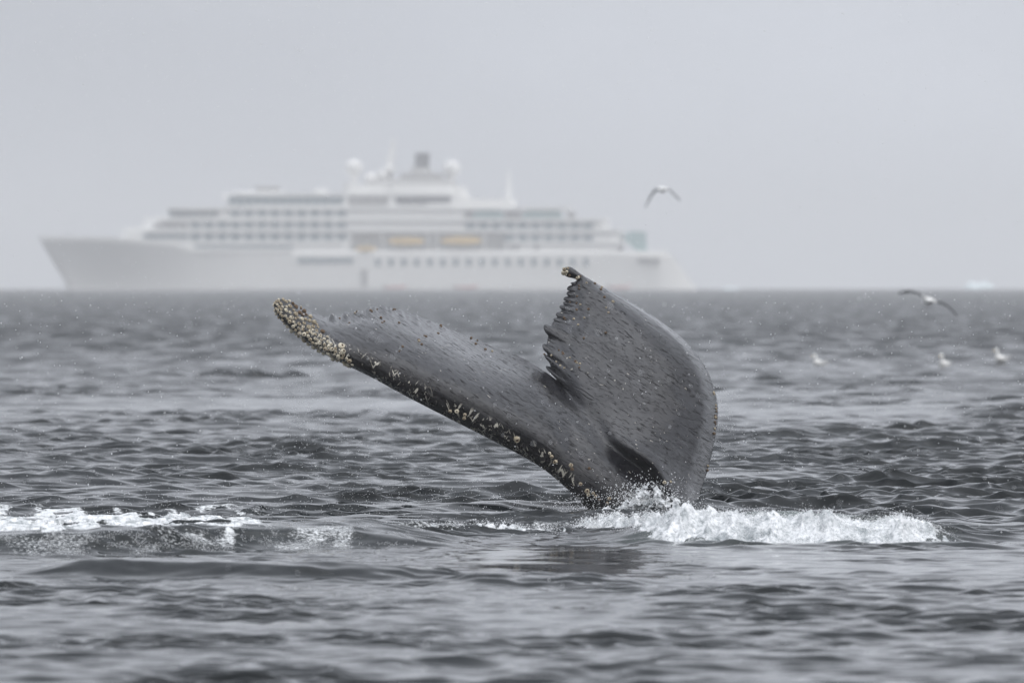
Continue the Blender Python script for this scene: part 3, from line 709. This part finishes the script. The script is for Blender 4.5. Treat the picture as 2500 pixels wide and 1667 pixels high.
# top of the ship: funnel, mast, radomes
MB().prism(plan(X_(992), X_(1064), 4.6, 12 * KS, 12 * KS), Z_(452), Z_(410), 0.35).build('funnel_casing', lgrey, ship)
MB().box(X_(1012), X_(1047), -2.6, 2.6, Z_(414), Z_(374), shear=0.25).build('funnel', dgrey, ship)
MB().loft([[(X_(930) + 0, -1.3, Z_(454)), (X_(957), -1.3, Z_(454)), (X_(957), 1.3, Z_(454)), (X_(930), 1.3, Z_(454))],
           [(X_(944), -.9, Z_(400)), (X_(961), -.9, Z_(400)), (X_(961), .9, Z_(400)), (X_(944), .9, Z_(400))],
           [(X_(958), -.4, Z_(340)), (X_(966), -.4, Z_(340)), (X_(966), .4, Z_(340)), (X_(958), .4, Z_(340))]]).build('mast', white, ship)
MB().box(X_(925), X_(972), -3.5, 3.5, Z_(418), Z_(413)).build('mast_platform', white, ship)
for x, y_, r in ((864, 411, 22), (1102, 413, 22), (906, 438, 17), (934, 428, 13)):
    MB().sphere((X_(x), -3.0, Z_(y_)), r * KS, r * KS, r * KS).tube([(X_(x), -3.0, Z_(y_ + r * .8)), (X_(x), -3.0, Z_(455))], r * KS * 0.42).build('radome', white, ship, smooth_shade=True)
MB().tube([(X_(1242), 0, Z_(488)), (X_(1243), 0, Z_(420))], [0.6, 0.3]).build('aft_mast', white, ship)
MB().box(X_(624), X_(682), -4, 4, Z_(469), Z_(457)).build('deck_locker', mgrey, ship)
MB().box(X_(770), X_(800), -4, 4, Z_(474), Z_(462)).build('deck_locker', white, ship)
MB().box(X_(1070), X_(1150), -5, 5, Z_(486), Z_(455), shear=-1.5).build('aft_screen', white, ship)
MB().prism(plan(X_(890), X_(1118), 6.5, 10 * KS, 20 * KS), Z_(454), Z_(438), 0.08).build('upper_house', lgrey, ship)
MB().prism(plan(X_(975), X_(1085), 5.6, 8 * KS, 20 * KS), Z_(440), Z_(424), 0.12).build('upper_house', mgrey, ship)
# teal glass shelters aft
def arch(p0, p1, top, bot, name, mat):
    n = 10; pts = [(X_(p0), Z_(bot))] + [(X_(p0 + (p1 - p0) * k / n), Z_(bot) + (Z_(top) - Z_(bot)) * (0.55 + 0.45 * math.sin(math.pi * k / n) ** 0.6)) for k in range(n + 1)] + [(X_(p1), Z_(bot))]
    MB().loft([[(x, -9.8, z) for x, z in pts], [(x, 9.0, z) for x, z in pts]]).build(name, mat, ship)
arch(1155, 1230, 509, 536, 'pool_screen', teal); arch(1276, 1372, 509, 536, 'pool_screen', teal)
MB().box(X_(1136), X_(1157), -9.6, 9, Z_(536), Z_(514)).build('deck_locker', mgrey, ship); MB().box(X_(1232), X_(1274), -9, 9, Z_(536), Z_(516)).build('deck_locker', mgrey, ship)
MB().box(X_(1385), X_(1404), -9.4, 9, Z_(536), Z_(518)).build('deck_locker', mgrey, ship)
MB().prism(plan(X_(1395), X_(1490), 10, 0, 40 * KS), Z_(562), Z_(545), 0.1).build('aft_terrace', white, ship)
MB().add([(X_(1524), -8, Z_(572)), (X_(1540), -8, Z_(565)), (X_(1576), -8, Z_(566)), (X_(1579), -8, Z_(614)), (X_(1555), -8, Z_(614)), (X_(1526), -8, Z_(588)),
          (X_(1524), 8, Z_(572)), (X_(1540), 8, Z_(565)), (X_(1576), 8, Z_(566)), (X_(1579), 8, Z_(614)), (X_(1555), 8, Z_(614)), (X_(1526), 8, Z_(588))],
         [(0, 1, 2, 3, 4, 5), (6, 11, 10, 9, 8, 7)] + [(i, (i + 1) % 6, 6 + (i + 1) % 6, 6 + i) for i in range(6)]).build('stern_glass_house', teal, ship)
MB().prism(plan(X_(1520), X_(1632), 9.6, 0, 10 * KS), Z_(620), Z_(613)).build('stern_deck', white, ship)
# davits
for x in (935, 1046, 1066, 1182): MB().tube([(X_(x), -7.6, Z_(612)), (X_(x), -10.4, Z_(585)), (X_(x), -11.0, Z_(571))], 0.35).build('davit', white, ship)

# lifeboats hang under the davits: things of their own
def lifeboat(p0, p1, top, bot, label):
    r = empty('lifeboat', (ship_loc[0] + X_((p0 + p1) / 2), YS - 10.9, ship_loc[2] + Z_(bot)))
    tag(r, label, 'lifeboat', 'orange lifeboats on the ship side')
    Lh = (p1 - p0) * KS / 2; hh = (bot - top) * KS
    def sec(z0, z1, w, sq):
        rings = []
        for k in range(9):
            s_ = -1 + 2 * k / 8; f_ = max(0.08, (1 - abs(s_) ** 3.0)); b = w * f_; zz0 = z0 + (0.35 * hh * abs(s_) ** 3 if z0 < 0.1 else 0); zt = z1 - (sq * abs(s_) ** 4)
            rings.append([(s_ * Lh, -b * .6, zz0), (s_ * Lh, b * .6, zz0), (s_ * Lh, b, (zz0 + zt) * .55), (s_ * Lh, b * .7, zt), (s_ * Lh, -b * .7, zt), (s_ * Lh, -b, (zz0 + zt) * .55)])
        return MB().loft(rings)
    sec(0.0, hh * 0.55, 1.5, 0).build('boat_hull', orange, r); sec(hh * 0.5, hh, 1.35, hh * 0.3).build('canopy', orange, r)
    for k in range(4): MB().box(-Lh * .55 + k * Lh * .35, -Lh * .55 + k * Lh * .35 + 0.6, -1.42, -1.2, hh * .62, hh * .8).build('window', glassd, r)
lifeboat(950, 1036, 581, 599, 'orange lifeboat nearer the middle of the white ship')
lifeboat(1078, 1175, 579, 598, 'larger orange lifeboat nearer the stern of the white ship')
lifeboat(871, 918, 601, 615, 'small orange rescue boat forward of the two lifeboats')

# red inflatables by the waterline
def inflatable(px, label, dy, yaw):
    p = at(px, 0, YS - dy); r = empty('inflatable_boat', (p[0], YS - dy, -((YS - dy) ** 2) / (2 * EARTH) + 0.35)); r.rotation_euler = (0, 0, yaw)
    tag(r, label, 'boat', 'red inflatable boats by the ship')
    tb = MB(); ptsl = [(-2.6, -0.85, 0.3), (-1, -0.9, 0.3), (1.0, -0.9, 0.32), (2.0, -0.6, 0.42), (2.6, 0, 0.55), (2.0, 0.6, 0.42), (1.0, 0.9, 0.32), (-1, 0.9, 0.3), (-2.6, 0.85, 0.3)]
    tb.tube(ptsl, [0.22] + [0.36] * 7 + [0.22]).build('tube', red, r, smooth_shade=True)
    MB().box(-2.3, 1.7, -0.75, 0.75, -0.05, 0.12).build('floor', dgrey, r)
    MB().box(-2.55, -2.4, -0.7, 0.7, 0.0, 0.6).build('transom', dgrey, r); MB().box(-2.95, -2.5, -0.2, 0.2, 0.3, 1.0).build('outboard_motor', dgrey, r)
inflatable(963, 'red inflatable boat below the small rescue boat', 40, 0.1); inflatable(1136, 'red inflatable boat below the larger lifeboat', 55, -0.15); inflatable(1512, 'red inflatable boat near the stern', 60, 0.2)

# ================================================================== ICE
icem = pmat('glacier_ice', (0.80, 0.93, 0.97), 0.55, 0.4, 0.1, 0.4)
def ice(px, wpx, hpx, YI, label, seed, dips):
    k = YI / F; p = at(px, 0, YI); zb = -(YI ** 2) / (2 * EARTH)
    nu_, nv_ = 40, 12; th_ = np.linspace(0, 2 * math.pi, nu_, endpoint=False)
    rings = []
    for j in range(nv_):
        t_ = j / (nv_ - 1.0); r_ = (1 - t_ ** 2.2) ** 0.6 if t_ < 1 else 0.02
        ring = []
        for a in th_:
            rr = r_ * (0.82 + 0.36 * float(vnoise(np.array(2.2 * math.cos(a) + 7 + seed), np.array(2.2 * math.sin(a) + 3 * t_ + 7), seed)))
            x = wpx * k / 2 * rr * math.cos(a); y_ = wpx * k / 3 * rr * math.sin(a)
            top = hpx * k * np.interp(x / (wpx * k / 2), [-1, -.6, 0, .55, 1], dips)
            ring.append((x, y_, -1.5 + (top + 1.5) * t_))
        rings.append(ring)
    o = MB().loft(rings).build('iceberg', icem, None, (p[0], YI, zb + 1.1 * (YI > 4000)), True); tag(o, label, 'iceberg')
ice(2387, 76, 26, 3600, 'pale blue low iceberg on the horizon at right', 3, [0.8, 1.0, 0.55, 0.9, 1.1])
ice(1786, 75, 10, 3600, 'faint flat ice floe on the horizon just behind the stern', 8, [0.6, 0.5, 0.6, 0.5, 0.4])

# ================================================================== GULLS
def gull_material():
    m = bpy.data.materials.new('gull_plumage'); m.use_nodes = True; t = m.node_tree; b = t.nodes['Principled BSDF']; lk = t.links.new
    a = N(t, 'ShaderNodeAttribute'); a.attribute_name = 'plumage'
    cr = N(t, 'ShaderNodeValToRGB'); cr.color_ramp.interpolation = 'LINEAR'
    e = cr.color_ramp.elements; e[0].position = 0.0; e[0].color = (0.92, 0.91, 0.88, 1); e[1].position = 1.0; e[1].color = (0.02, 0.022, 0.025, 1)
    x = e.new(0.45); x.color = (0.55, 0.55, 0.55, 1); x = e.new(0.7); x.color = (0.06, 0.065, 0.07, 1)
    tcn = N(t, 'ShaderNodeTexCoord'); n = N(t, 'ShaderNodeTexNoise'); n.inputs['Scale'].default_value = 40
    mx = N(t, 'ShaderNodeMix', data_type='RGBA', blend_type='MULTIPLY'); mx.inputs[0].default_value = 0.12
    lk(a.outputs['Fac'], cr.inputs['Fac']); lk(tcn.outputs['Object'], n.inputs['Vector']); lk(cr.outputs[0], mx.inputs[6]); lk(n.outputs['Color'], mx.inputs[7]); lk(mx.outputs[2], b.inputs['Base Color'])
    b.inputs['Roughness'].default_value = 0.8; return m
gullm = gull_material(); bill_m = pmat('gull_bill', (0.65, 0.42, 0.06), 0.5, 0.4, 0.15, 30)
def fuse(mb, name, voxel):
    """one continuous skin over overlapping lofts"""
    me_ = mb.mesh(name); o = bpy.data.objects.new(name, me_); COL.objects.link(o)
    md = o.modifiers.new('r', 'REMESH'); md.mode = 'VOXEL'; md.voxel_size = voxel; md.use_smooth_shade = True
    sm = o.modifiers.new('s', 'SMOOTH'); sm.factor = 0.5; sm.iterations = 2
    dg = bpy.context.evaluated_depsgraph_get(); ev = o.evaluated_get(dg); m2 = bpy.data.meshes.new_from_object(ev); m2.name = name
    bpy.data.objects.remove(o); bpy.data.meshes.remove(me_); return m2
def ell_ring(c, rx, rz, n=10):
    return [(c[0] + rx * math.cos(2 * math.pi * i / n), c[1], c[2] + rz * math.sin(2 * math.pi * i / n)) for i in range(n)]
def flying_gull(px, py, Y, wings, yaw, roll, label):
    k = Y / F; loc = at(px, py, Y)
    mb = MB()
    # body along Y: tail at the camera end
    mb.loft([ell_ring((0, -0.30, 0.01), .075, .015), ell_ring((0, -0.20, 0.005), .055, .03), ell_ring((0, -0.08, 0), .085, .075), ell_ring((0, 0.05, -0.005), .09, .085), ell_ring((0, 0.16, 0.0), .065, .065), ell_ring((0, 0.22, .015), .048, .05), ell_ring((0, 0.27, .02), .048, .05), ell_ring((0, 0.31, .018), .025, .026)])
    for pts in wings:
        rings = []
        for (dx, dy, ch, tilt) in pts:
            x, z = dx * k, -dy * k; n = 10; ring = []
            for i in range(n):
                a = 2 * math.pi * i / n; cy = ch / 2 * math.cos(a); cz = 0.024 * math.sin(a)
                ring.append((x, 0.04 + cy * math.cos(tilt) - 0.02, z + cz + cy * math.sin(tilt)))
            rings.append(ring)
        mb.loft(rings)
    m2 = fuse(mb, 'gull', 0.016)
    co_ = np.zeros(len(m2.vertices) * 3, dtype=np.float32); m2.vertices.foreach_get('co', co_); co_ = co_.reshape(-1, 3)
    sp_ = np.abs(co_[:, 0]); point_attr(m2, 'plumage', np.clip(smooth(0.07, 0.2, sp_) * 0.72 + smooth(0.2, 0.55, sp_) * 0.2, 0, 1))
    o = link('gull', m2, gullm, loc=loc); o.rotation_euler = (0, roll, yaw); tag(o, label, 'gull', 'gulls over the water')
    MB().loft([[(.014, .30, .01), (0, .30, .03), (-.014, .30, .01)], [(.003, .36, .005), (0, .36, .012), (-.003, .36, .005)]]).build('bill', bill_m, o)
flying_gull(1618, 463, 330, [[(0, 0, .16, .25), (-13, -2, .17, .3), (-24, 6, .15, .3), (-34, 20, .12, .3), (-43, 37, .07, .3), (-48, 44, .02, .3)],
                             [(0, 0, .16, .25), (12, -3, .15, .2), (20, 0, .13, .2), (32, 12, .11, .2), (43, 22, .07, .2), (49, 27, .02, .2)]], 0.45, 0, 'gull with drooped wings flying in the sky beside the ship')
flying_gull(2267, 735, 235, [[(0, 0, .20, .3), (-12, -10, .20, .15), (-28, -20, .18, .25), (-45, -24, .17, .35), (-62, -23, .14, .4), (-77, -18, .05, .4)],
                             [(0, 0, .20, .3), (14, 0, .20, .3), (32, 3, .19, .35), (46, 9, .17, .35), (60, 20, .13, .35), (76, 37, .04, .3)]], 0.3, 0, 'gull with arched dark wings gliding low over the water')
def sitting_gull(px, py, Y, yaw, size, label):
    X = (px - W / 2) / F * Y; z = float(sea_height(np.array([X]), np.array([Y]))[0])
    zz = at(px, py, Y)[2]
    mb = MB()
    mb.loft([ell_ring((0, -0.30, 0.10), .02, .012), ell_ring((0, -0.20, .085), .06, .04), ell_ring((0, -0.08, .055), .095, .075), ell_ring((0, 0.04, .05), .105, .085), ell_ring((0, 0.13, .065), .08, .075), ell_ring((0, 0.18, .08), .04, .05)])
    mb.tube([(0, 0.11, .09), (0, 0.135, .15), (0, 0.14, .20), (0, 0.145, .235)], [.062, .045, .040, .036], 10)
    mb.sphere((0, 0.16, .245), .044, .056, .043)
    m2 = fuse(mb, 'gull', 0.014)
    co_ = np.zeros(len(m2.vertices) * 3, dtype=np.float32); m2.vertices.foreach_get('co', co_); co_ = co_.reshape(-1, 3)
    point_attr(m2, 'plumage', smooth(0.09, -0.05, co_[:, 1]) * smooth(0.04, 0.08, co_[:, 2]) * 0.55)
    o = link('gull', m2, gullm, loc=(X, Y, zz)); o.rotation_euler = (0, 0, yaw); o.scale = (size,) * 3; tag(o, label, 'gull', 'gulls sitting on the sea')
    MB().loft([[(.012, .205, .235), (0, .205, .25), (-.012, .205, .235)], [(.003, .26, .228), (0, .26, .235), (-.003, .26, .228)]]).build('bill', bill_m, o)
sitting_gull(2003, 891, 250, 1.9, 0.85, 'white gull sitting on the water closest to the whale tail')
sitting_gull(2307, 895, 250, 2.6, 1.0, 'white gull sitting on the water, middle of three')
sitting_gull(2446, 881, 256, 2.2, 1.0, 'white gull sitting on the water near the right edge')

# ================================================================== FOAM, SPRAY, SNOW
def foam_material():
    m = bpy.data.materials.new('white_water'); m.use_nodes = True; t = m.node_tree; b = t.nodes['Principled BSDF']; lk = t.links.new
    tcn = N(t, 'ShaderNodeTexCoord'); n = N(t, 'ShaderNodeTexNoise'); n.inputs['Scale'].default_value = 24; n.inputs['Detail'].default_value = 6; n.inputs['Roughness'].default_value = 0.75
    cr = N(t, 'ShaderNodeValToRGB'); e = cr.color_ramp.elements; e[0].position = 0.34; e[0].color = (0.30, 0.33, 0.34, 1); e[1].position = 0.54; e[1].color = (0.86, 0.87, 0.88, 1)
    lk(tcn.outputs['Object'], n.inputs['Vector']); lk(n.outputs['Fac'], cr.inputs['Fac'])
    n5 = N(t, 'ShaderNodeTexNoise'); n5.inputs['Scale'].default_value = 6.0; n5.inputs['Detail'].default_value = 4; lk(tcn.outputs['Object'], n5.inputs['Vector'])
    c5 = N(t, 'ShaderNodeValToRGB'); e5 = c5.color_ramp.elements; e5[0].position = 0.34; e5[0].color = (0.42, 0.45, 0.46, 1); e5[1].position = 0.56; e5[1].color = (1, 1, 1, 1); lk(n5.outputs['Fac'], c5.inputs['Fac'])
    m5 = N(t, 'ShaderNodeMix', data_type='RGBA', blend_type='MULTIPLY'); m5.inputs[0].default_value = 1.0; lk(cr.outputs[0], m5.inputs[6]); lk(c5.outputs[0], m5.inputs[7]); lk(m5.outputs[2], b.inputs['Base Color'])
    b.inputs['Roughness'].default_value = 0.5
    bn = N(t, 'ShaderNodeBump'); bn.inputs['Strength'].default_value = 0.6; bn.inputs['Distance'].default_value = 0.012; lk(n.outputs['Fac'], bn.inputs['Height']); lk(bn.outputs[0], b.inputs['Normal'])
    return m
foamm = foam_material()
dropm = pmat('spray_drop', (0.94, 0.95, 0.96), 0.2, 0.6, 0.1, 3)
snowm = pmat('snowflake', (0.97, 0.975, 0.98), 0.6, 0.2, 0.02, 3)
def let_through(m):
    """drops and flakes scatter light that comes from behind them too"""
    t = m.node_tree; b = t.nodes['Principled BSDF']; o = t.nodes['Material Output']; tr_ = N(t, 'ShaderNodeBsdfTranslucent'); tr_.inputs[0].default_value = (0.95, 0.96, 0.97, 1)
    mx = N(t, 'ShaderNodeMixShader'); mx.inputs[0].default_value = 0.5; t.links.new(b.outputs[0], mx.inputs[1]); t.links.new(tr_.outputs[0], mx.inputs[2]); t.links.new(mx.outputs[0], o.inputs['Surface'])
let_through(dropm); let_through(snowm)
OCT_V = np.array([(1, 0, 0), (-1, 0, 0), (0, 1, 0), (0, -1, 0), (0, 0, 1), (0, 0, -1)], float)
OCT_F = np.array([(0, 2, 4), (2, 1, 4), (1, 3, 4), (3, 0, 4), (2, 0, 5), (1, 2, 5), (3, 1, 5), (0, 3, 5)])
def specks(name, P, R, mat, stretch=None):
    n = len(P); rot = RNG.normal(size=(n, 3, 3)); q, _ = np.linalg.qr(rot)
    sc_ = RNG.uniform(0.7, 1.3, (n, 1, 3)) * R[:, None, None]
    v = np.einsum('nij,nkj->nki', q, OCT_V[None] * sc_) + P[:, None, :]
    f = (OCT_F[None] + 6 * np.arange(n)[:, None, None]).reshape(-1, 3)
    o = link(name, mesh_np(name, v.reshape(-1, 3), tris=f), mat); return o
def foam_patch(name, x0, x1, y0, y1, rx, ry, body, label):
    """crumbling white water: a lumpy sheet that breaks through the sea surface where it is thick enough"""
    nx, ny = int((x1 - x0) / rx), int((y1 - y0) / ry)
    X, Y = np.meshgrid(np.linspace(x0, x1, nx), np.linspace(y0, y1, ny), indexing='ij')
    Z, dX, dY, _ = sea_height(X, Y, None, True)
    hgt = body(X, Y)
    X2 = X + dX + 0.02 * (fbm(X * 14, Y * 7, 3, 51) - .5) * 2; Y2 = Y + dY + 0.05 * (fbm(X * 12, Y * 6, 3, 52) - .5) * 2
    keep = hgt > -0.03
    q = grid_quads(nx, ny); kk = keep.ravel(); q = q[kk[q].any(1)]
    used = np.unique(q); remap = -np.ones(nx * ny, int); remap[used] = np.arange(len(used))
    v = np.stack([X2, Y2, Z + hgt], -1).reshape(-1, 3)[used]
    o = link(name, mesh_np(name, v, quads=remap[q][:, ::-1]), foamm); tag(o, label, kind='stuff'); return X, Y, Z, hgt
def PXr(X, Y): return pxof(X, Y)
# --- right: breaking roll of white water
def body_r(X, Y):
    p = pxof(X, Y); w1 = 1.1 * (fbm(X * 2.0, X * 0 + 1, 4, 71) - .5)
    yc = 82.35 + 0.55 * smooth(2000, 2400, p) + 1.4 * (1 - smooth(1450, 1640, p))
    d = (Y - yc - w1)
    env = smooth(1400, 1640, p) * (1 - smooth(2190, 2440, p + 60 * (fbm(X * 6, Y * 3, 2, 4) - .5)))
    prof = np.where(d < 0, 1 - smooth(0.0, 1.15, -d), 1 - smooth(0.35, 1.7, d))
    lump = 0.6 * ridged(X * 2.4, Y * 1.1, 4, 91) + 0.4 * ridged(X * 8, Y * 3.5, 3, 94); fine = fbm(X * 22, Y * 10, 3, 92)
    big = 0.50 + 1.1 * fbm(X * 1.7, Y * 0.7, 3, 93)
    return env * prof * big * (0.03 + 0.24 * lump * lump * lump + 0.035 * fine) - 0.040 - 0.06 * (1 - env * prof)
Xr, Yr, Zr, Hr = foam_patch('foam_roll', 0.35, 3.9, 80.2, 85.6, 0.010, 0.021, body_r, 'bright white breaking foam right of the whale tail')
# --- left: trailing foam and its crumbling front lip
def body_l(X, Y):
    p = pxof(X, Y); f = foam_mask(X, Y)
    n2 = fbm(X * 3.0, Y * 1.2, 3, 95); n3 = fbm(X * 20, Y * 9, 3, 96)
    f = f * smooth(0.45, 0.75, f)
    return f * (0.020 + 0.050 * n2 + 0.016 * n3) - 0.028 - 0.03 * (1 - f)
Xl, Yl, Zl, Hl = foam_patch('foam_trail', -4.3, -0.55, 78.6, 95.0, 0.012, 0.045, body_l, 'flat white foam trailing off to the left')
# --- middle: churned water at the foot of the tail
def body_m(X, Y):
    p = pxof(X, Y); n2 = ridged(X * 5, Y * 2.2, 5, 105); n3 = fbm(X * 24, Y * 10, 3, 106)
    e = smooth(1280, 1520, p) * (1 - smooth(1640, 1760, p)) * np.exp(-((Y - 88.6 + 2.5 * smooth(1350, 1650, p)) / 1.9) ** 2)
    return e * (0.01 + 0.15 * smooth(0.55, 0.90, n2) + 0.05 * n3) - 0.060
Xm, Ym, Zm, Hm = foam_patch('foam_churn', -0.5, 1.75, 83.5, 93.0, 0.011, 0.03, body_m, 'churned white water at the foot of the tail')
# --- band of broken water between the trail and the tail
def body_b(X, Y):
    p = pxof(X, Y); n2 = ridged(X * 6, Y * 2.6, 5, 115); n3 = fbm(X * 24, Y * 10, 3, 116); n4 = fbm(X * 1.3, Y * 0.6, 2, 117)
    e = smooth(600, 760, p) * (1 - smooth(1250, 1480, p)) * np.exp(-((Y - 86.6 + 1.0 * smooth(700, 1300, p)) / 1.5) ** 2)
    return e * smooth(0.30, 0.52, n4) * 0.75 * (0.035 * smooth(0.55, 0.92, n2) + 0.045 * smooth(0.45, 0.75, n3)) - 0.020
Xb, Yb, Zb, Hb = foam_patch('foam_band', -2.2, 0.75, 83.0, 90.0, 0.012, 0.03, body_b, 'thin broken foam between the left trail and the tail')
# --- splash thrown up against the keel
def splash(pts, Y0, label):
    """pts: outline of the crest in photo pixels (px, top row); a lumpy tongue of water with real thickness"""
    xs = np.array([a for a, b in pts]); tops = np.array([b for a, b in pts], float)
    nu_, nv_ = 150, 70
    p = np.linspace(xs[0], xs[-1], nu_); tp = np.interp(p, xs, tops) + 14 * (fbm(p / 9, p * 0, 3, 7) - .5) * 2
    vv = np.linspace(0, 1, nv_)
    P_, Vv = np.meshgrid(p, vv, indexing='ij'); TP = tp[:, None]
    PY = 1270 + (TP - 1270) * Vv
    lump = ridged(P_ / 26, PY / 20, 5, 17); fine = fbm(P_ / 5, PY / 5, 3, 18)
    th_ = 0.16 * (1 - Vv ** 2) ** 0.5 + 0.03
    yf = Y0 - th_ * (0.6 + 1.0 * lump) - 0.05 * (fine - .5)
    fr = np.stack(at(P_ + 6 * (fine - .5), PY + 8 * (lump - .5), yf), -1); bk = np.stack(at(P_, PY, Y0 + th_ * 0.6), -1)
    hole = (ridged(P_ / 14, PY / 14, 3, 23) < 0.30 + 0.22 * Vv ** 2) & (Vv > 0.25)
    q = grid_quads(nu_, nv_); hk = ~hole.ravel(); q = q[hk[q].all(1)]; n_ = nu_ * nv_
    q2 = np.concatenate([q, q[:, ::-1] + n_])
    o = link('splash', mesh_np('splash', np.concatenate([fr.reshape(-1, 3), bk.reshape(-1, 3)]), quads=q2), foamm); tag(o, label, kind='stuff')
splash([(1425, 1262), (1450, 1250), (1490, 1240), (1530, 1222), (1560, 1196), (1583, 1184), (1602, 1190), (1625, 1203), (1650, 1204), (1662, 1222), (1656, 1246), (1675, 1262)], 92.75, 'white splash thrown up against the foot of the tail')
splash([(1730, 1285), (1745, 1268), (1765, 1252), (1785, 1240), (1796, 1246), (1810, 1262), (1835, 1282)], 85.0, 'small jet of spray leaping above the foam roll')

# --- spray: loose drops over the foam and off the tail
P = []; R = []
def over(X, Y, Z, Hh, n, spread, rmin, rmax, lim=0.0):
    ok = np.where((Hh > lim).ravel())[0]; i = RNG.choice(ok, n)
    up = np.abs(RNG.normal(0, spread, n))
    p = np.stack([X.ravel()[i] + RNG.normal(0, .02, n), Y.ravel()[i] + RNG.normal(0, .04, n), Z.ravel()[i] + Hh.ravel()[i] + up], 1)
    P.append(p); R.append(rmin + (rmax - rmin) * RNG.random(n) ** 2.5)
over(Xr, Yr, Zr, Hr, 4500, 0.014, 0.0025, 0.009); over(Xr, Yr, Zr, Hr, 900, 0.05, 0.002, 0.005)
over(Xl, Yl, Zl, Hl, 2500, 0.012, 0.002, 0.005)
over(Xb, Yb, Zb, Hb, 3500, 0.02, 0.0018, 0.006, -0.006); over(Xr, Yr, Zr, Hr, 9000, 0.03, 0.0014, 0.0035, -0.02)
over(Xm, Ym, Zm, Hm, 4000, 0.02, 0.0025, 0.008)
def cloud(n, cx, cy, sx, sy, Y, sY, rmin, rmax):
    x = RNG.normal(cx, sx, n); y_ = RNG.normal(cy, sy, n); yy = Y + RNG.normal(0, sY, n)
    p = np.stack(at(x, y_, yy), 1); p = p[p[:, 2] > 0]; P.append(p); R.append(rmin + (rmax - rmin) * RNG.random(len(p)) ** 2)
# crumbling front of the left wake: drops in front of the dark face
nl = 20000; pxl = RNG.uniform(-40, 1010, nl); base_r = np.interp(pxl, [0, 300, 700, 1000], [1340, 1352, 1350, 1330]); top_r = np.interp(pxl, [0, 300, 700, 900, 1000], [1290, 1300, 1290, 1285, 1310])
tq = RNG.random(nl) ** 0.8; pyl = base_r + (top_r - base_r) * tq + RNG.normal(0, 5, nl); clump = 0.5 * fbm(pxl / 60, pyl / 16, 2, 33) + 0.5 * fbm(pxl / 11, pyl / 6, 3, 34); kk = clump > 0.54 + 0.10 * smooth(600, 1000, pxl)
yl_ = 80.4 - 1.6 * (1 - smooth(100, 700, pxl)); P.append(np.stack(at(pxl, pyl, yl_), 1)[kk]); R.append((0.0011 + 0.0030 * RNG.random(nl) ** 4)[kk])
cloud(1800, 1575, 1215, 45, 22, 92.55, .12, .002, .007); cloud(500, 1430, 1235, 60, 20, 92.4, .2, .002, .006)
cloud(260, 742, 960, 26, 75, 93.0, .12, .0022, .006); cloud(220, 800, 1120, 90, 70, 92.5, .6, .002, .005); cloud(300, 1120, 1210, 160, 35, 91.5, .8, .002, .005)
cloud(900, 600, 1225, 420, 28, 89, 1.5, .0018, .0042)
# strings of drops flung off the far edge
for k in range(16):
    y0 = 945 + k * 18 + random.uniform(-8, 8); x0 = np.interp(y0, [930, 988, 1052, 1128, 1180, 1248], [1740, 1752, 1748, 1735, 1720, 1692]); n_ = random.randint(7, 16); s_ = np.linspace(0, 1, n_)
    ln = random.uniform(25, 70); xs_ = x0 + s_ * ln + RNG.normal(0, 1.5, n_); ys_ = y0 - 6 * np.sin(s_ * 3) + s_ ** 2 * random.uniform(5, 35) + RNG.normal(0, 1.5, n_)
    P.append(np.stack(at(xs_, ys_, WD + 1.3 + 0 * xs_), 1)); R.append(RNG.uniform(.0022, .0048, n_))
tag(specks('spray', np.concatenate(P), np.concatenate(R), dropm), 'loose white water drops around the whale tail and foam', kind='stuff')
# --- falling snow: spread evenly through the air in front of and around the whale
ns = SNOW_N; ys_ = (RNG.random(ns) * (150 ** 3 - 42 ** 3) + 42 ** 3) ** (1 / 3.0)
xs_ = RNG.uniform(-1, 1, ns) * (0.052 * ys_ + 0.8); zs_ = CAMZ + ys_ * RNG.uniform(-0.036, 0.032, ns); ok = zs_ > 0.15
tag(specks('falling_snow', np.stack([xs_, ys_, zs_], 1)[ok], RNG.uniform(0.0030, 0.0064, ns)[ok], snowm), 'small white snowflakes falling through the air', kind='stuff')
